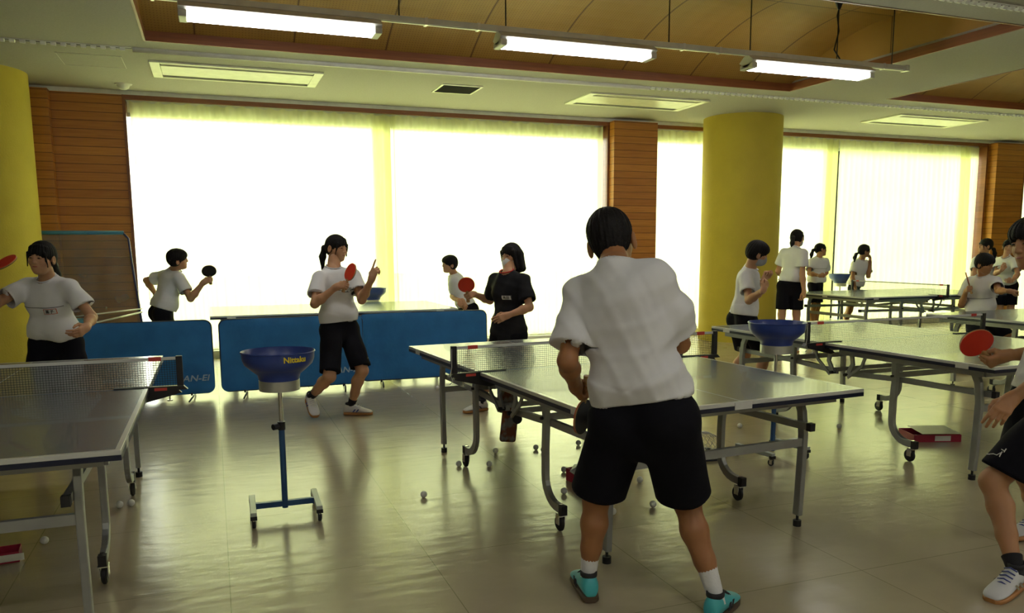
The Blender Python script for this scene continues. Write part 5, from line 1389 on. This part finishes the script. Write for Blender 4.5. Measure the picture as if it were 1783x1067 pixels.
make_racket(c, tip, (.63, -.77, 0), 'racket held upright and edge-on by the crouching girl at right')
# 13 smiling girl far right
H = 1.56; S = H/1.66; print('smiling')
J = solve(H, 8.95, dict(pelvis=(1752, 498), neck=(1752, 449, -1), head=(1756, 430, 1), shR=(1739, 454, 1), shL=(1767, 455, -1), elR=(1734, 476, -1), wrR=(1744, 470, -1), elL=(1772, 478, -1), wrL=(1762, 489, -1)))
J = finish_legs(part_hips(J, (-.5, -.85), S), S, (-.4, -1), (-.5, -.8))
P = person('girl with dark ponytail at the far right in front of the boarded pier', H, J, (-.72, -.68, 0), 'light', 'lowpony', tail=.14, seed=18,
           hands=dict(R=dict(d=(.3, -.3, .5), n=(0, .9, 0), t=(0, 0, 1), curl=.6), L=dict(d=(-.8, -.3, 0), n=(0, .9, 0), t=(0, 0, 1), curl=.5)), res=.011, hres=.005)
chest_line(P, .66, -.02, .08)
# 14 boy at the right edge
H = 1.70; S = H/1.66; print('right boy')
J = solve(H, 2.48, dict(pelvis=(1832, 705), neck=(1842, 496, -1), head=(1803, 424, -1), shL=(1846, 524, -1), shR=(1842, 516, 1), elL=(1858, 630, -1), wrL=(1762, 694, -1), elR=(1830, 612, 1), wrR=(1752, 619, -1)))
J = part_hips(J, (-1, .05), S)
J['anL'] = np.array(at(1768, 992, z=.10)); C_ = np.array(CAM); best = None
d = _n(np.array(ray(1728, 838)))
for i in range(200):
    q = C_+d*(2.3+i*.01); e = (np.linalg.norm(q-J['hipL'])-.385*S)**2+(np.linalg.norm(q-J['anL'])-.375*S)**2
    if best is None or e < best[0]: best = (e, q)
J['knL'] = best[1]; print('P14 leg', best, J['hipL'], J['anL']); J['toeL'] = J['anL']+np.array([-.16, -.03, -.02])
J['anR'] = J['hipR']+np.array([.30, .15, 0]); J['anR'][2] = .09; J['knR'] = (J['hipR']+J['anR'])/2+np.array([-.10, 0, .03]); J['toeR'] = J['anR']+np.array([-.16, 0, 0])
tip = _n(np.array([-.8, -.05, .35])); hR, c = fist(J, 'R', tip, (0, 0, 1)); tip = blade_at(c, 1700, 597, -1)
P = person('boy cut off by the right edge in white T-shirt and black shorts stepping left', H, J, (-.98, .12, -.12), 'mid', 'bowl', seed=19, female=False, res=.006, hres=.0035, fold=.010,
           hands=dict(R=hR, L=dict(d=(-.75, -.1, -.5), n=(.5, .6, -.6), t=(0, .2, .9), curl=.3)), shoes=dict(upper=M_SHOEW, stripe=M_CHROME, lace=M_BLUEP, flat=dict(L=False)), short_len=.86)
def mark_on(P, part, px, py, strokes, m, name, w=.0022):
    o_ = Vector(P['o']); mb = MB()
    for st in strokes:
        pts = []
        for (a, b_) in st:
            d = ray(px+a, py+b_).normalized(); hit, loc, nrm, _ = part.ray_cast(CAM-o_, d)
            if hit: pts.append(loc+o_+nrm*.0055)
        if len(pts) > 1: mb.tube(pts, w, 5)
    if mb.v: mb.build(name, m, part, origin=P['o'])
mark_on(P, P['shorts'], 1737, 789, [[(-20, 2), (-14, -4), (-12, 3), (-17, 3), (-6, 2), (0, 4), (6, 0), (4, 7), (9, -2)], [(8, -6), (13, -3), (16, -7), (12, -1)]], M_TAPE, 'printed_mark')
make_racket(c, tip, tocam(c), 'large red racket held by the boy at the right edge, nearest the camera')
